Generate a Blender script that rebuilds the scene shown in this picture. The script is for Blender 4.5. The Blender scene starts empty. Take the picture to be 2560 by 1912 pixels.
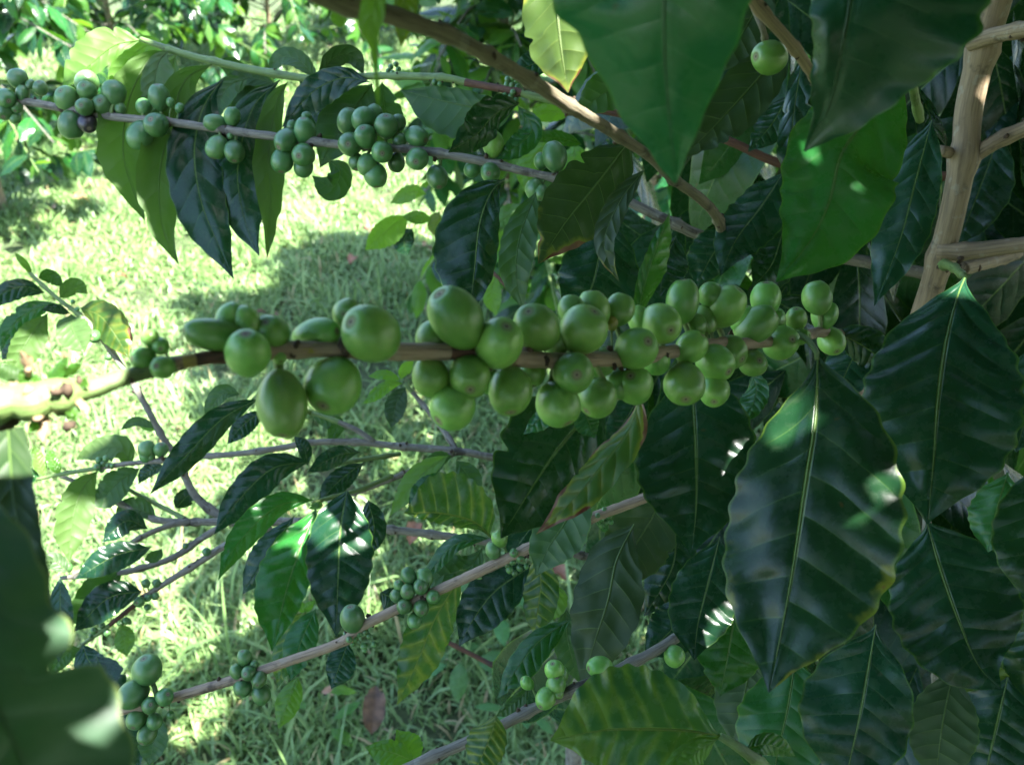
import bpy, math, random
import numpy as np
from mathutils import Vector, Matrix

random.seed(7)
RNG = np.random.default_rng(7)
scn = bpy.context.scene
COL = scn.collection

# ------------------------------------------------------------------ camera, sky, sun, exposure
W, H = 2560.0, 1912.0
LENS = 33.0
F = W * LENS / 36.0
CAM = np.array([0.0, 0.0, 1.35])
PITCH = math.radians(30.0)
RIGHT = np.array([1.0, 0, 0])
FWD = np.array([0, math.cos(PITCH), -math.sin(PITCH)])
UP = np.array([0, math.sin(PITCH), math.cos(PITCH)])
cd = bpy.data.cameras.new('camera')
cam = bpy.data.objects.new('camera', cd)
COL.objects.link(cam)
cam.location = CAM
cam.rotation_euler = (math.pi / 2 - PITCH, 0, 0)
cd.lens = LENS
cd.sensor_width = 36.0
cd.clip_start = 0.01
cd.clip_end = 500
cd.dof.use_dof = True
cd.dof.focus_distance = 0.46
cd.dof.aperture_fstop = 17
scn.camera = cam

SUN_EL = math.radians(62)
SUN_AZ = math.atan2(0.80, -0.60)            # clockwise from +Y
SUN = np.array([math.cos(SUN_EL) * math.sin(SUN_AZ), math.cos(SUN_EL) * math.cos(SUN_AZ), math.sin(SUN_EL)])
world = bpy.data.worlds.new("World")
scn.world = world
world.use_nodes = True
wn = world.node_tree
bg = wn.nodes['Background']
sky = wn.nodes.new('ShaderNodeTexSky')
sky.sky_type = 'NISHITA'
sky.sun_disc = False
sky.sun_elevation = SUN_EL
sky.sun_rotation = SUN_AZ
wn.links.new(sky.outputs[0], bg.inputs[0])
bg.inputs[1].default_value = 0.115
sl = bpy.data.lights.new('sun', 'SUN')
sl.energy = 5.0
sl.angle = math.radians(0.53)
sl.color = (1.0, 0.97, 0.92)
so = bpy.data.objects.new('sun', sl)
COL.objects.link(so)
so.rotation_euler = Vector(SUN).to_track_quat('Z', 'Y').to_euler()
scn.view_settings.view_transform = 'Standard'
scn.view_settings.look = 'None'
scn.view_settings.exposure = 2.8
scn.view_settings.gamma = 1.0


def P(px, py, d):
    """point at pixel (px,py) of the 2560x1912 photograph, d metres in front of the lens"""
    return CAM + RIGHT * ((px - W / 2) / F * d) + UP * (-(py - H / 2) / F * d) + FWD * d


def G(px, py, z=0.0):
    r = RIGHT * ((px - W / 2) / F) + UP * (-(py - H / 2) / F) + FWD
    k = (z - CAM[2]) / r[2]
    return CAM + r * k


def proj(p):
    v = np.asarray(p) - CAM
    d = v @ FWD
    if abs(d) < 1e-6:
        d = 1e-6
    return W / 2 + F * (v @ RIGHT) / d, H / 2 - F * (v @ UP) / d, d


def unit(v):
    return v / max(np.linalg.norm(v), 1e-9)


# ------------------------------------------------------------------ tagging
def tag(o, label=None, cat=None, group=None, kind=None):
    if label: o['label'] = label
    if cat: o['category'] = cat
    if group: o['group'] = group
    if kind: o['kind'] = kind
    return o


def empty(name, loc):
    o = bpy.data.objects.new(name, None)
    COL.objects.link(o)
    o.location = loc
    o.empty_display_size = 0.1
    return o


def wpos(o):
    p = Vector((0, 0, 0))
    while o is not None:
        p = p + Vector(o.location)
        o = o.parent
    return np.array(p)


def link_mesh(name, verts, faces, mats, parent=None, uvs=None, smooth=True, origin=None, fmat=None):
    """verts in world space; origin = world origin of the object; uvs per vertex"""
    verts = np.asarray(verts, float)
    if origin is None:
        origin = np.zeros(3) if parent is None else wpos(parent)
    origin = np.asarray(origin, float)
    me = bpy.data.meshes.new(name)
    me.from_pydata((verts - origin).tolist(), [], [list(map(int, f)) for f in faces])
    for m in (mats if isinstance(mats, (list, tuple)) else [mats]):
        me.materials.append(m)
    if uvs is not None:
        uvs = np.asarray(uvs, np.float32)
        ul = me.uv_layers.new(name='UVMap')
        li = np.empty(len(me.loops), np.int32)
        me.loops.foreach_get('vertex_index', li)
        ul.data.foreach_set('uv', uvs[li].ravel())
    if fmat is not None:
        me.polygons.foreach_set('material_index', np.asarray(fmat, np.int32))
    me.polygons.foreach_set('use_smooth', np.full(len(me.polygons), smooth))
    me.update()
    o = bpy.data.objects.new(name, me)
    COL.objects.link(o)
    if parent is not None:
        o.parent = parent
        o.location = origin - wpos(parent)
    else:
        o.location = origin
    return o


# ------------------------------------------------------------------ materials
class NT:
    def __init__(self, name):
        self.m = bpy.data.materials.new(name)
        self.m.use_nodes = True
        self.t = self.m.node_tree
        self.t.nodes.clear()
        self.out = self.t.nodes.new('ShaderNodeOutputMaterial')

    def node(self, kind, **kw):
        n = self.t.nodes.new(kind)
        for k, v in kw.items():
            setattr(n, k, v)
        return n

    def set(self, sock, v):
        if hasattr(v, 'is_output') or isinstance(v, bpy.types.NodeSocket):
            self.t.links.new(v, sock)
        elif v is not None:
            if sock.type == 'RGBA' and len(v) == 3:
                v = (*v, 1)
            sock.default_value = v

    def math(self, op, a, b=None, c=None, clamp=False):
        n = self.node('ShaderNodeMath', operation=op, use_clamp=clamp)
        self.set(n.inputs[0], a)
        if b is not None: self.set(n.inputs[1], b)
        if c is not None: self.set(n.inputs[2], c)
        return n.outputs[0]

    def mix(self, f, a, b):
        n = self.node('ShaderNodeMix', data_type='RGBA')
        self.set(n.inputs[0], f)
        self.set(n.inputs[6], a)
        self.set(n.inputs[7], b)
        return n.outputs[2]

    def mixf(self, f, a, b):
        n = self.node('ShaderNodeMix', data_type='FLOAT')
        self.set(n.inputs[0], f)
        self.set(n.inputs[2], a)
        self.set(n.inputs[3], b)
        return n.outputs[0]

    def noise(self, scale, vec=None, detail=3, rough=0.55):
        n = self.node('ShaderNodeTexNoise')
        n.inputs['Scale'].default_value = scale
        n.inputs['Detail'].default_value = detail
        n.inputs['Roughness'].default_value = rough
        if vec is not None: self.set(n.inputs['Vector'], vec)
        return n.outputs[0]

    def ramp(self, f, lo, hi):
        n = self.node('ShaderNodeMapRange', interpolation_type='SMOOTHSTEP')
        self.set(n.inputs[0], f)
        n.inputs[1].default_value = lo
        n.inputs[2].default_value = hi
        return n.outputs[0]


def leaf_mat(name, top, under, vein, trans, rough=0.36, mottle=None, mot_amt=0.0, brown=0.0, tw=0.28, veinw=0.08, veinamt=0.16, edge=None, NV=8.0, bump=0.38, mot=(0.5, 0.72)):
    k = NT(name)
    uv = k.node('ShaderNodeUVMap').outputs[0]
    sx = k.node('ShaderNodeSeparateXYZ')
    k.set(sx.inputs[0], uv)
    a = k.math('ABSOLUTE', k.math('MULTIPLY_ADD', sx.outputs[0], 2.0, -1.0))
    t = sx.outputs[1]
    obj = k.node('ShaderNodeTexCoord').outputs['Object']
    info = k.node('ShaderNodeObjectInfo').outputs['Random']
    back = k.node('ShaderNodeNewGeometry').outputs['Backfacing']
    wob = k.math('MULTIPLY', k.math('SUBTRACT', k.noise(25, obj, 2), 0.5), 0.05)
    ph = k.math('ADD', k.math('MULTIPLY', k.math('SUBTRACT', k.math('ADD', t, wob), k.math('MULTIPLY', k.math('MULTIPLY', k.math('POWER', a, 1.25), 0.165), k.math('MULTIPLY', k.math('SUBTRACT', 1.0, t), 2.0, clamp=True))), NV),
                k.math('MULTIPLY', k.math('SIGN', k.math('SUBTRACT', sx.outputs[0], 0.5)), 0.21))
    fr = k.math('FRACT', ph)
    tri = k.math('MULTIPLY', k.math('ABSOLUTE', k.math('SUBTRACT', fr, 0.5)), 2.0)      # 1 at a vein
    fade = k.math('SUBTRACT', 1.0, k.math('POWER', a, 3.0), clamp=True)
    lat = k.math('MULTIPLY', k.ramp(tri, 1.0 - veinw, 1.0), fade)
    midw = k.math('MULTIPLY', k.math('SUBTRACT', 1.15, t), 0.055)
    mid = k.math('SUBTRACT', 1.0, k.math('DIVIDE', a, midw), clamp=True)
    mid = k.ramp(mid, 0.0, 0.5)
    # colour of the blade
    n1 = k.noise(18, obj, 4)
    n2 = k.noise(160, obj, 3, 0.6)
    c_top = k.mix(k.ramp(n1, 0.3, 0.75), tuple(x * 0.72 for x in top), tuple(min(1, x * 1.3) for x in top))
    hs = k.node('ShaderNodeHueSaturation')
    k.set(hs.inputs['Color'], c_top)
    k.set(hs.inputs['Hue'], k.mixf(info, 0.488, 0.512))
    k.set(hs.inputs['Value'], k.mixf(info, 0.82, 1.22))
    c_top = hs.outputs[0]
    if mottle is not None:
        soft = k.math('MULTIPLY', k.ramp(tri, 0.25, 1.0), 0.55)
        blot = k.ramp(k.math('ADD', k.noise(38, obj, 4, 0.65), k.math('MULTIPLY', soft, 0.28)), *mot)
        c_top = k.mix(k.math('MULTIPLY', blot, mot_amt), c_top, mottle)
    c_top = k.mix(k.math('MULTIPLY', lat, veinamt), c_top, vein)
    c_top = k.mix(k.math('MULTIPLY', mid, max(0.6, veinamt)), c_top, vein)
    c_un = k.mix(k.math('MULTIPLY', k.math('MAXIMUM', mid, lat), 0.5), under, vein)
    c_un = k.mix(k.math('MULTIPLY', k.ramp(n1, 0.35, 0.7), 0.35), c_un, top)
    col = k.mix(back, c_top, c_un)
    if edge is not None:
        col = k.mix(k.math('MULTIPLY', k.ramp(a, 0.945, 0.99), 0.7), col, edge)
    rough_s = k.mixf(back, k.mixf(k.ramp(n2, 0.3, 0.7), rough - 0.09, rough + 0.03), 0.5)
    col = k.mix(k.math('MULTIPLY', k.ramp(n2, 0.52, 0.72), 0.10), col, (0.16, 0.20, 0.12))
    # age spots
    sp = k.ramp(k.noise(95, obj, 2), 0.735, 0.77)
    col = k.mix(k.math('MULTIPLY', sp, 0.6), col, (0.10, 0.055, 0.02))
    if brown > 0:
        rim = k.math('ADD', k.math('MULTIPLY', k.ramp(a, 0.45, 1.0), 0.16), k.math('MULTIPLY', k.ramp(t, 0.55, 1.0), 0.20))
        nb = k.math('ADD', k.noise(30, obj, 4, 0.62), rim)
        bm = k.ramp(nb, 0.86 - brown, 0.90 - brown)
        halo = k.ramp(nb, 0.76 - brown, 0.88 - brown)
        col = k.mix(k.math('MULTIPLY', halo, 0.45), col, (0.36, 0.36, 0.03))
        bcol = k.mix(k.ramp(k.noise(70, obj, 3), 0.4, 0.6), (0.10, 0.028, 0.012), (0.24, 0.13, 0.07))
        col = k.mix(bm, col, bcol)
        trans_c = k.mix(bm, trans, (0.09, 0.025, 0.008))
    else:
        trans_c = trans
    if mottle is not None:
        trans_c = k.mix(k.math('MULTIPLY', blot, mot_amt * 0.6), trans_c, tuple(min(1, m * 1.4) for m in mottle))
    trans_c = k.mix(k.math('MULTIPLY', k.math('MAXIMUM', lat, mid), 0.45), trans_c, tuple(x * 0.45 for x in trans))
    # pucker between the veins
    hgt = k.math('ADD', k.math('MULTIPLY', k.math('POWER', tri, 2.5), k.math('MULTIPLY', fade, -1.0)), k.math('MULTIPLY', mid, -1.2))
    hgt = k.math('ADD', hgt, k.math('MULTIPLY', n2, 0.22))
    bp = k.node('ShaderNodeBump')
    bp.inputs['Strength'].default_value = bump
    bp.inputs['Distance'].default_value = 0.001
    k.set(bp.inputs['Height'], hgt)
    pr = k.node('ShaderNodeBsdfPrincipled')
    k.set(pr.inputs['Base Color'], col)
    k.set(pr.inputs['Roughness'], rough_s)
    pr.inputs['Specular IOR Level'].default_value = 0.36
    k.set(pr.inputs['Normal'], bp.outputs[0])
    tr = k.node('ShaderNodeBsdfTranslucent')
    k.set(tr.inputs[0], trans_c)
    ms = k.node('ShaderNodeMixShader')
    ms.inputs[0].default_value = tw
    k.t.links.new(pr.outputs[0], ms.inputs[1])
    k.t.links.new(tr.outputs[0], ms.inputs[2])
    k.t.links.new(ms.outputs[0], k.out.inputs[0])
    return k.m


def bark_mat(name, c1, c2, dark=(0.03, 0.022, 0.016), lich=0.0, sv=60.0, rough=0.75):
    k = NT(name)
    uv = k.node('ShaderNodeUVMap').outputs[0]
    mp = k.node('ShaderNodeMapping')
    k.set(mp.inputs[0], uv)
    mp.inputs['Scale'].default_value = (9, sv * 0.9, 1)
    mp2 = k.node('ShaderNodeMapping')
    k.set(mp2.inputs[0], uv)
    mp2.inputs['Scale'].default_value = (3, sv * 1.4, 1)
    obj = k.node('ShaderNodeTexCoord').outputs['Object']
    streak = k.noise(1.0, mp.outputs[0], 4, 0.65)
    n = k.noise(55, obj, 4, 0.6)
    col = k.mix(k.ramp(streak, 0.3, 0.7), c1, c2)
    col = k.mix(k.math('MULTIPLY', k.ramp(n, 0.56, 0.68), 0.75), col, dark)
    col = k.mix(k.math('MULTIPLY', k.ramp(streak, 0.60, 0.70), 0.6), col, dark)
    if lich > 0:
        col = k.mix(k.math('MULTIPLY', k.ramp(k.noise(140, obj, 3), 0.6, 0.68), lich), col, (0.42, 0.43, 0.36))
    bp = k.node('ShaderNodeBump')
    bp.inputs['Strength'].default_value = 0.7
    bp.inputs['Distance'].default_value = 0.0009
    k.set(bp.inputs['Height'], k.math('ADD', streak, k.math('MULTIPLY', k.noise(300, obj, 3), 0.5)))
    pr = k.node('ShaderNodeBsdfPrincipled')
    k.set(pr.inputs['Base Color'], col)
    pr.inputs['Roughness'].default_value = rough
    k.set(pr.inputs['Normal'], bp.outputs[0])
    k.t.links.new(pr.outputs[0], k.out.inputs[0])
    return k.m


def cherry_mat(name, c1, c2):
    k = NT(name)
    uv = k.node('ShaderNodeUVMap').outputs[0]
    sx = k.node('ShaderNodeSeparateXYZ')
    k.set(sx.inputs[0], uv)
    v = sx.outputs[1]                       # 1 at the navel
    obj = k.node('ShaderNodeTexCoord').outputs['Object']
    info = k.node('ShaderNodeObjectInfo').outputs['Random']
    n = k.noise(1.3, obj, 4)
    fine = k.noise(14, obj, 4, 0.7)
    col = k.mix(k.ramp(n, 0.3, 0.7), c1, c2)
    col = k.mix(k.math('MULTIPLY', k.ramp(v, 0.1, 0.75), 0.25), col, tuple(min(1, x * 1.7) for x in c2))
    hs = k.node('ShaderNodeHueSaturation')
    k.set(hs.inputs['Color'], col)
    k.set(hs.inputs['Hue'], k.mixf(info, 0.485, 0.508))
    k.set(hs.inputs['Value'], k.mixf(k.math('FRACT', k.math('MULTIPLY', info, 7.3)), 0.75, 1.2))
    col = k.mix(k.math('MULTIPLY', k.ramp(fine, 0.5, 0.75), 0.16), hs.outputs[0], (0.16, 0.24, 0.09))
    vw = k.math('ADD', v, k.math('MULTIPLY', k.math('SUBTRACT', fine, 0.5), 0.03))
    ring = k.ramp(vw, 0.895, 0.935)
    col = k.mix(k.math('MULTIPLY', ring, k.mixf(info, 0.35, 0.8)), col, (0.17, 0.12, 0.07))
    col = k.mix(k.math('MULTIPLY', k.ramp(vw, 0.94, 0.955), k.mixf(info, 0.4, 0.9)), col, (0.24, 0.20, 0.14))
    col = k.mix(k.ramp(vw, 0.974, 0.982), col, (0.055, 0.035, 0.022))
    scar = k.ramp(k.noise(2.2, obj, 3, 0.6), 0.735, 0.77)
    col = k.mix(k.math('MULTIPLY', scar, 0.6), col, (0.17, 0.12, 0.05))
    bp = k.node('ShaderNodeBump')
    bp.inputs['Strength'].default_value = 0.12
    bp.inputs['Distance'].default_value = 0.0005
    k.set(bp.inputs['Height'], fine)
    pr = k.node('ShaderNodeBsdfPrincipled')
    k.set(pr.inputs['Base Color'], col)
    k.set(pr.inputs['Roughness'], k.mixf(ring, k.mixf(k.ramp(fine, .3, .7), 0.30, 0.40), 0.8))
    pr.inputs['Specular IOR Level'].default_value = 0.75
    pr.inputs['Subsurface Weight'].default_value = 0.25
    pr.inputs['Subsurface Radius'].default_value = (0.002, 0.004, 0.001)
    pr.inputs['Subsurface Scale'].default_value = 1.0
    k.set(pr.inputs['Normal'], bp.outputs[0])
    k.t.links.new(pr.outputs[0], k.out.inputs[0])
    return k.m


def plain_mat(name, c1, c2, scale=40, rough=0.7, tw=0.0):
    k = NT(name)
    obj = k.node('ShaderNodeTexCoord').outputs['Object']
    col = k.mix(k.ramp(k.noise(scale, obj, 4), 0.3, 0.7), c1, c2)
    pr = k.node('ShaderNodeBsdfPrincipled')
    k.set(pr.inputs['Base Color'], col)
    pr.inputs['Roughness'].default_value = rough
    if tw > 0:
        tr = k.node('ShaderNodeBsdfTranslucent')
        k.set(tr.inputs[0], col)
        ms = k.node('ShaderNodeMixShader')
        ms.inputs[0].default_value = tw
        k.t.links.new(pr.outputs[0], ms.inputs[1])
        k.t.links.new(tr.outputs[0], ms.inputs[2])
        k.t.links.new(ms.outputs[0], k.out.inputs[0])
    else:
        k.t.links.new(pr.outputs[0], k.out.inputs[0])
    return k.m


def grass_mat():
    k = NT('grass_blade')
    uv = k.node('ShaderNodeUVMap').outputs[0]
    sx = k.node('ShaderNodeSeparateXYZ')
    k.set(sx.inputs[0], uv)
    obj = k.node('ShaderNodeTexCoord').outputs['Object']
    n = k.noise(1.6, obj, 4)
    col = k.mix(sx.outputs[0], (0.105, 0.20, 0.055), (0.24, 0.37, 0.125))
    col = k.mix(k.math('MULTIPLY', k.ramp(n, 0.42, 0.7), 0.5), col, (0.25, 0.37, 0.17))
    dry = k.ramp(sx.outputs[0], 0.93, 0.96)
    col = k.mix(dry, col, (0.38, 0.31, 0.16))
    pr = k.node('ShaderNodeBsdfPrincipled')
    k.set(pr.inputs['Base Color'], col)
    pr.inputs['Roughness'].default_value = 0.42
    tr = k.node('ShaderNodeBsdfTranslucent')
    k.set(tr.inputs[0], k.mix(0.5, col, (0.25, 0.43, 0.10)))
    ms = k.node('ShaderNodeMixShader')
    ms.inputs[0].default_value = 0.25
    k.t.links.new(pr.outputs[0], ms.inputs[1])
    k.t.links.new(tr.outputs[0], ms.inputs[2])
    k.t.links.new(ms.outputs[0], k.out.inputs[0])
    return k.m


def ground_mat():
    k = NT('lawn_soil')
    obj = k.node('ShaderNodeTexCoord').outputs['Object']
    n = k.noise(3.0, obj, 5)
    f = k.noise(60, obj, 5, 0.7)
    col = k.mix(k.ramp(f, 0.35, 0.65), (0.035, 0.055, 0.018), (0.07, 0.10, 0.035))
    col = k.mix(k.math('MULTIPLY', k.ramp(n, 0.55, 0.72), 0.6), col, (0.16, 0.11, 0.065))
    bp = k.node('ShaderNodeBump')
    bp.inputs['Strength'].default_value = 0.8
    bp.inputs['Distance'].default_value = 0.01
    k.set(bp.inputs['Height'], f)
    pr = k.node('ShaderNodeBsdfPrincipled')
    k.set(pr.inputs['Base Color'], col)
    pr.inputs['Roughness'].default_value = 0.95
    k.set(pr.inputs['Normal'], bp.outputs[0])
    k.t.links.new(pr.outputs[0], k.out.inputs[0])
    return k.m


VEIN = (0.16, 0.26, 0.06)
M = {
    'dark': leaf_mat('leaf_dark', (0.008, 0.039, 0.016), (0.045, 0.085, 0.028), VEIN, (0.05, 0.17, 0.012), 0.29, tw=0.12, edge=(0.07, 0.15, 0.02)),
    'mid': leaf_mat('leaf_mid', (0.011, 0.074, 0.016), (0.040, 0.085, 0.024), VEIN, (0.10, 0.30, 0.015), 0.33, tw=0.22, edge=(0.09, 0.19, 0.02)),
    'young': leaf_mat('leaf_young', (0.060, 0.16, 0.025), (0.10, 0.20, 0.04), (0.25, 0.36, 0.09), (0.25, 0.52, 0.03), 0.36, tw=0.40),
    'pale': leaf_mat('leaf_pale', (0.05, 0.11, 0.03), (0.075, 0.135, 0.036), (0.13, 0.2, 0.06), (0.15, 0.34, 0.03), 0.45, tw=0.28),
    'varieg': leaf_mat('leaf_variegated', (0.016, 0.065, 0.020), (0.05, 0.10, 0.028), (0.30, 0.36, 0.06), (0.17, 0.38, 0.03), 0.33, mottle=(0.17, 0.22, 0.028), mot_amt=0.8, tw=0.3, veinw=0.22, veinamt=0.55),
    'yellow': leaf_mat('leaf_yellowing', (0.035, 0.09, 0.014), (0.06, 0.105, 0.022), (0.2, 0.28, 0.06), (0.26, 0.42, 0.02), 0.4, mottle=(0.15, 0.165, 0.02), mot_amt=0.5, brown=0.09, tw=0.34),
    'blotch': leaf_mat('leaf_brown_edged', (0.008, 0.037, 0.016), (0.045, 0.085, 0.028), (0.16, 0.27, 0.06), (0.06, 0.18, 0.015), 0.29, mottle=(0.016, 0.055, 0.018), mot_amt=0.5, brown=0.012, tw=0.12, edge=(0.09, 0.16, 0.02)),
    'dull': leaf_mat('leaf_dull', (0.014, 0.050, 0.012), (0.022, 0.045, 0.012), VEIN, (0.06, 0.16, 0.012), 0.38, mottle=(0.05, 0.075, 0.012), mot_amt=0.3, brown=0.06, tw=0.15),
    'olive': leaf_mat('leaf_olive', (0.014, 0.050, 0.012), (0.024, 0.050, 0.013), VEIN, (0.06, 0.16, 0.012), 0.38, mottle=(0.05, 0.075, 0.012), mot_amt=0.3, tw=0.15),
    'burnt': leaf_mat('leaf_burnt', (0.04, 0.095, 0.014), (0.06, 0.105, 0.022), (0.2, 0.28, 0.06), (0.2, 0.34, 0.02), 0.4, mottle=(0.17, 0.18, 0.02), mot_amt=0.6, brown=0.17, tw=0.25),
    'mottled': leaf_mat('leaf_mottled', (0.018, 0.085, 0.028), (0.05, 0.10, 0.028), (0.22, 0.30, 0.05), (0.17, 0.38, 0.03), 0.28, mottle=(0.15, 0.24, 0.03), mot_amt=0.65, tw=0.25, mot=(0.43, 0.66), veinw=0.12, veinamt=0.14),
    'teal': leaf_mat('leaf_teal', (0.014, 0.090, 0.034), (0.05, 0.10, 0.03), (0.14, 0.27, 0.15), (0.08, 0.36, 0.06), 0.30, veinamt=0.4, tw=0.27, edge=(0.06, 0.2, 0.02), bump=.25),  # pale vein colour doubles as a painted highlight on the midrib
    'tealdark': leaf_mat('leaf_teal_dark', (0.010, 0.056, 0.028), (0.05, 0.10, 0.03), (0.07, 0.15, 0.07), (0.05, 0.2, 0.03), 0.34, veinamt=0.3, tw=0.12, edge=(0.06, 0.16, 0.02), bump=.10),
    'rim': leaf_mat('leaf_painted_rim_sheen', (0.062, 0.140, 0.070), (0.05, 0.10, 0.03), (0.06, 0.12, 0.04), (0.05, 0.16, 0.02), 0.42, mottle=(0.09, 0.16, 0.09), mot_amt=0.6, tw=0.15, edge=(0.26, 0.33, 0.09)),  # sunlit rim and grey sky sheen painted into edge and blade colours
    'bright': leaf_mat('leaf_bright', (0.018, 0.125, 0.020), (0.045, 0.095, 0.024), VEIN, (0.10, 0.32, 0.015), 0.30, tw=0.24, edge=(0.09, 0.19, 0.02)),
    'bark': bark_mat('bark_tan', (0.42, 0.315, 0.215), (0.25, 0.18, 0.12), lich=.2),
    'barkgrey': bark_mat('bark_grey', (0.26, 0.24, 0.19), (0.13, 0.118, 0.092), lich=0.35),
    'barkdiag': bark_mat('bark_olive', (0.22, 0.19, 0.12), (0.12, 0.10, 0.065), lich=0.2),
    'trunk': bark_mat('bark_trunk', (0.33, 0.25, 0.15), (0.17, 0.125, 0.075), sv=26, lich=.25),
    'green': bark_mat('stem_green', (0.18, 0.27, 0.08), (0.13, 0.21, 0.06), dark=(0.07, 0.11, 0.03), rough=0.5),
    'redbrown': bark_mat('stem_redbrown', (0.16, 0.075, 0.04), (0.07, 0.035, 0.025)),
    'black': bark_mat('stem_scar', (0.035, 0.022, 0.018), (0.015, 0.01, 0.009)),
    'scar': bark_mat('stem_torn', (0.42, 0.40, 0.06), (0.36, 0.28, 0.08), dark=(0.25, 0.17, 0.08)),
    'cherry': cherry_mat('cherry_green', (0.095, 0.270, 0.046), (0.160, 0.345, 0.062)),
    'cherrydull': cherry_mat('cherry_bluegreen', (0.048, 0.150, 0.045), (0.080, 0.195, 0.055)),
    'cherryblack': cherry_mat('cherry_shrivelled', (0.018, 0.014, 0.020), (0.03, 0.022, 0.03)),
    'cherryyellow': cherry_mat('cherry_yellow', (0.25, 0.26, 0.04), (0.32, 0.32, 0.06)),
    'dry': plain_mat('dry_leaf', (0.20, 0.075, 0.04), (0.32, 0.16, 0.095), 60, 0.6, 0.2),
    'drypale': plain_mat('dry_leaf_pale', (0.42, 0.24, 0.17), (0.55, 0.36, 0.26), 60, 0.6, 0.2),
    'drydark': plain_mat('dry_leaf_dark', (0.07, 0.04, 0.022), (0.15, 0.085, 0.045), 60, 0.65, 0.15),
    'debris': plain_mat('dead_flower_and_crevice_shade', (0.035, 0.022, 0.014), (0.09, 0.06, 0.035), 200, 0.85),  # dried flower bits, also used as painted shade between cherries and stem
    'tipbit': plain_mat('dead_stipule', (0.36, 0.25, 0.15), (0.20, 0.13, 0.07), 200, 0.8),
    'weed': leaf_mat('weed_leaf', (0.065, 0.17, 0.05), (0.10, 0.2, 0.07), (0.18, 0.3, 0.1), (0.15, 0.4, 0.04), 0.5, tw=0.3),
}
M_GRASS = grass_mat()
M_GROUND = ground_mat()


# ------------------------------------------------------------------ geometry builders
def catmull(pts, n):
    pts = np.asarray(pts, float)
    if len(pts) == 2:
        t = np.linspace(0, 1, n)[:, None]
        return pts[0] * (1 - t) + pts[1] * t
    ext = np.vstack([2 * pts[0] - pts[1], pts, 2 * pts[-1] - pts[-2]])
    seg = len(pts) - 1
    fine = []
    for i in range(seg):
        p0, p1, p2, p3 = ext[i:i + 4]
        t = np.linspace(0, 1, 24, endpoint=(i == seg - 1))[:, None]
        fine.append(0.5 * ((2 * p1) + (-p0 + p2) * t + (2 * p0 - 5 * p1 + 4 * p2 - p3) * t ** 2 + (-p0 + 3 * p1 - 3 * p2 + p3) * t ** 3))
    fine = np.vstack(fine)
    L = np.concatenate([[0], np.cumsum(np.linalg.norm(np.diff(fine[:, :3], axis=0), axis=1))])
    s = np.linspace(0, L[-1], n)
    return np.stack([np.interp(s, L, fine[:, j]) for j in range(fine.shape[1])], 1)


PROF_T = np.array([0, .02, .05, .10, .17, .26, .36, .46, .55, .64, .73, .81, .88, .93, .965, .985, 1.0])
PROF_W = np.array([.015, .05, .16, .38, .62, .82, .945, 1.0, .985, .92, .79, .60, .36, .19, .095, .045, .004])


def profile(t, pt=None, pw=None):
    x = np.linspace(0, 1, 401)
    y = np.interp(x, PROF_T if pt is None else pt, PROF_W if pw is None else pw)
    ker = np.hanning(11); ker /= ker.sum()
    y = np.convolve(np.pad(y, 5, mode='edge'), ker, 'valid')
    return np.interp(t, x, y)


def leaf_core(c, side, nrm, wa, wb, t, nu, fold=0.1, wave=0.05, corr=0.03, seed=0, NV=8.0, flip=False, wfreq=None):
    """c, side, nrm: (n,3); wa, wb: (n,) half widths in metres"""
    r = np.random.default_rng(seed)
    n = len(t)
    u = np.linspace(-1, 1, 2 * nu + 1)
    au = np.abs(u)
    wmax = max(wa.max(), wb.max())
    f1 = r.uniform(2.2, 4.2) if wfreq is None else wfreq
    q1, q2, q3 = r.uniform(6, 11), r.uniform(12, 19), r.uniform(3, 8)
    V = np.empty((n, len(u), 3)); UV = np.empty((n, len(u), 2))
    for j, uu in enumerate(u):
        w = wa if uu > 0 else wb
        a = au[j]
        ph1, ph2 = (1.3, 4.0) if uu > 0 else (3.1, 0.4)
        ph1 += seed * 1.7; ph2 += seed * 0.9
        env = np.clip(np.minimum(t * 5, (1 - t) * 5), 0, 1)
        edge_w = (np.sin(2 * math.pi * f1 * t + ph1) * 0.65 + np.sin(2 * math.pi * f1 * 2.1 * t + ph2) * 0.35) * wave * a ** 2.2 * wmax * env
        scal = 1 + 0.028 * np.sin(2 * math.pi * f1 * 2.7 * t + ph2) * (a ** 3)
        phv = NV * (t - 0.165 * a ** 1.25 * np.clip(2.0 * (1 - t), 0, 1)) + (0.21 if uu > 0 else -0.21)
        cr = 0.9 * corr * wmax * (np.abs(np.sin(math.pi * phv)) - 0.6) * min(1, a * 3) * (1 - 0.55 * a) * env
        lump = wmax * min(1, a * 2.5) * env * (0.030 * np.sin(q1 * t + 3.1 * uu + seed) + 0.022 * np.sin(q2 * t - 4.3 * uu + 2.3 * seed))
        off = -fold * w * a ** 1.25 + edge_w + cr * (0.65 + 0.6 * np.sin(q3 * t + seed + 0.8 * uu)) + lump
        if a == 0:
            off = off - 0.012 * wmax
        x = uu * w * scal * math.cos(min(0.9, abs(fold)) * 0.5 * a)
        V[:, j] = c + side * x[:, None] + nrm * off[:, None]
        UV[:, j, 0] = uu * 0.5 + 0.5
        UV[:, j, 1] = t
    m = len(u)
    idx = np.arange(n * m).reshape(n, m)
    a_, b_, c_, d_ = idx[:-1, :-1], idx[:-1, 1:], idx[1:, 1:], idx[1:, :-1]
    Fc = np.stack([a_, b_, c_, d_], -1).reshape(-1, 4)      # normal = side x tangent
    if flip:
        Fc = Fc[:, ::-1]
    return V.reshape(-1, 3), Fc, UV.reshape(-1, 2)


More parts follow.
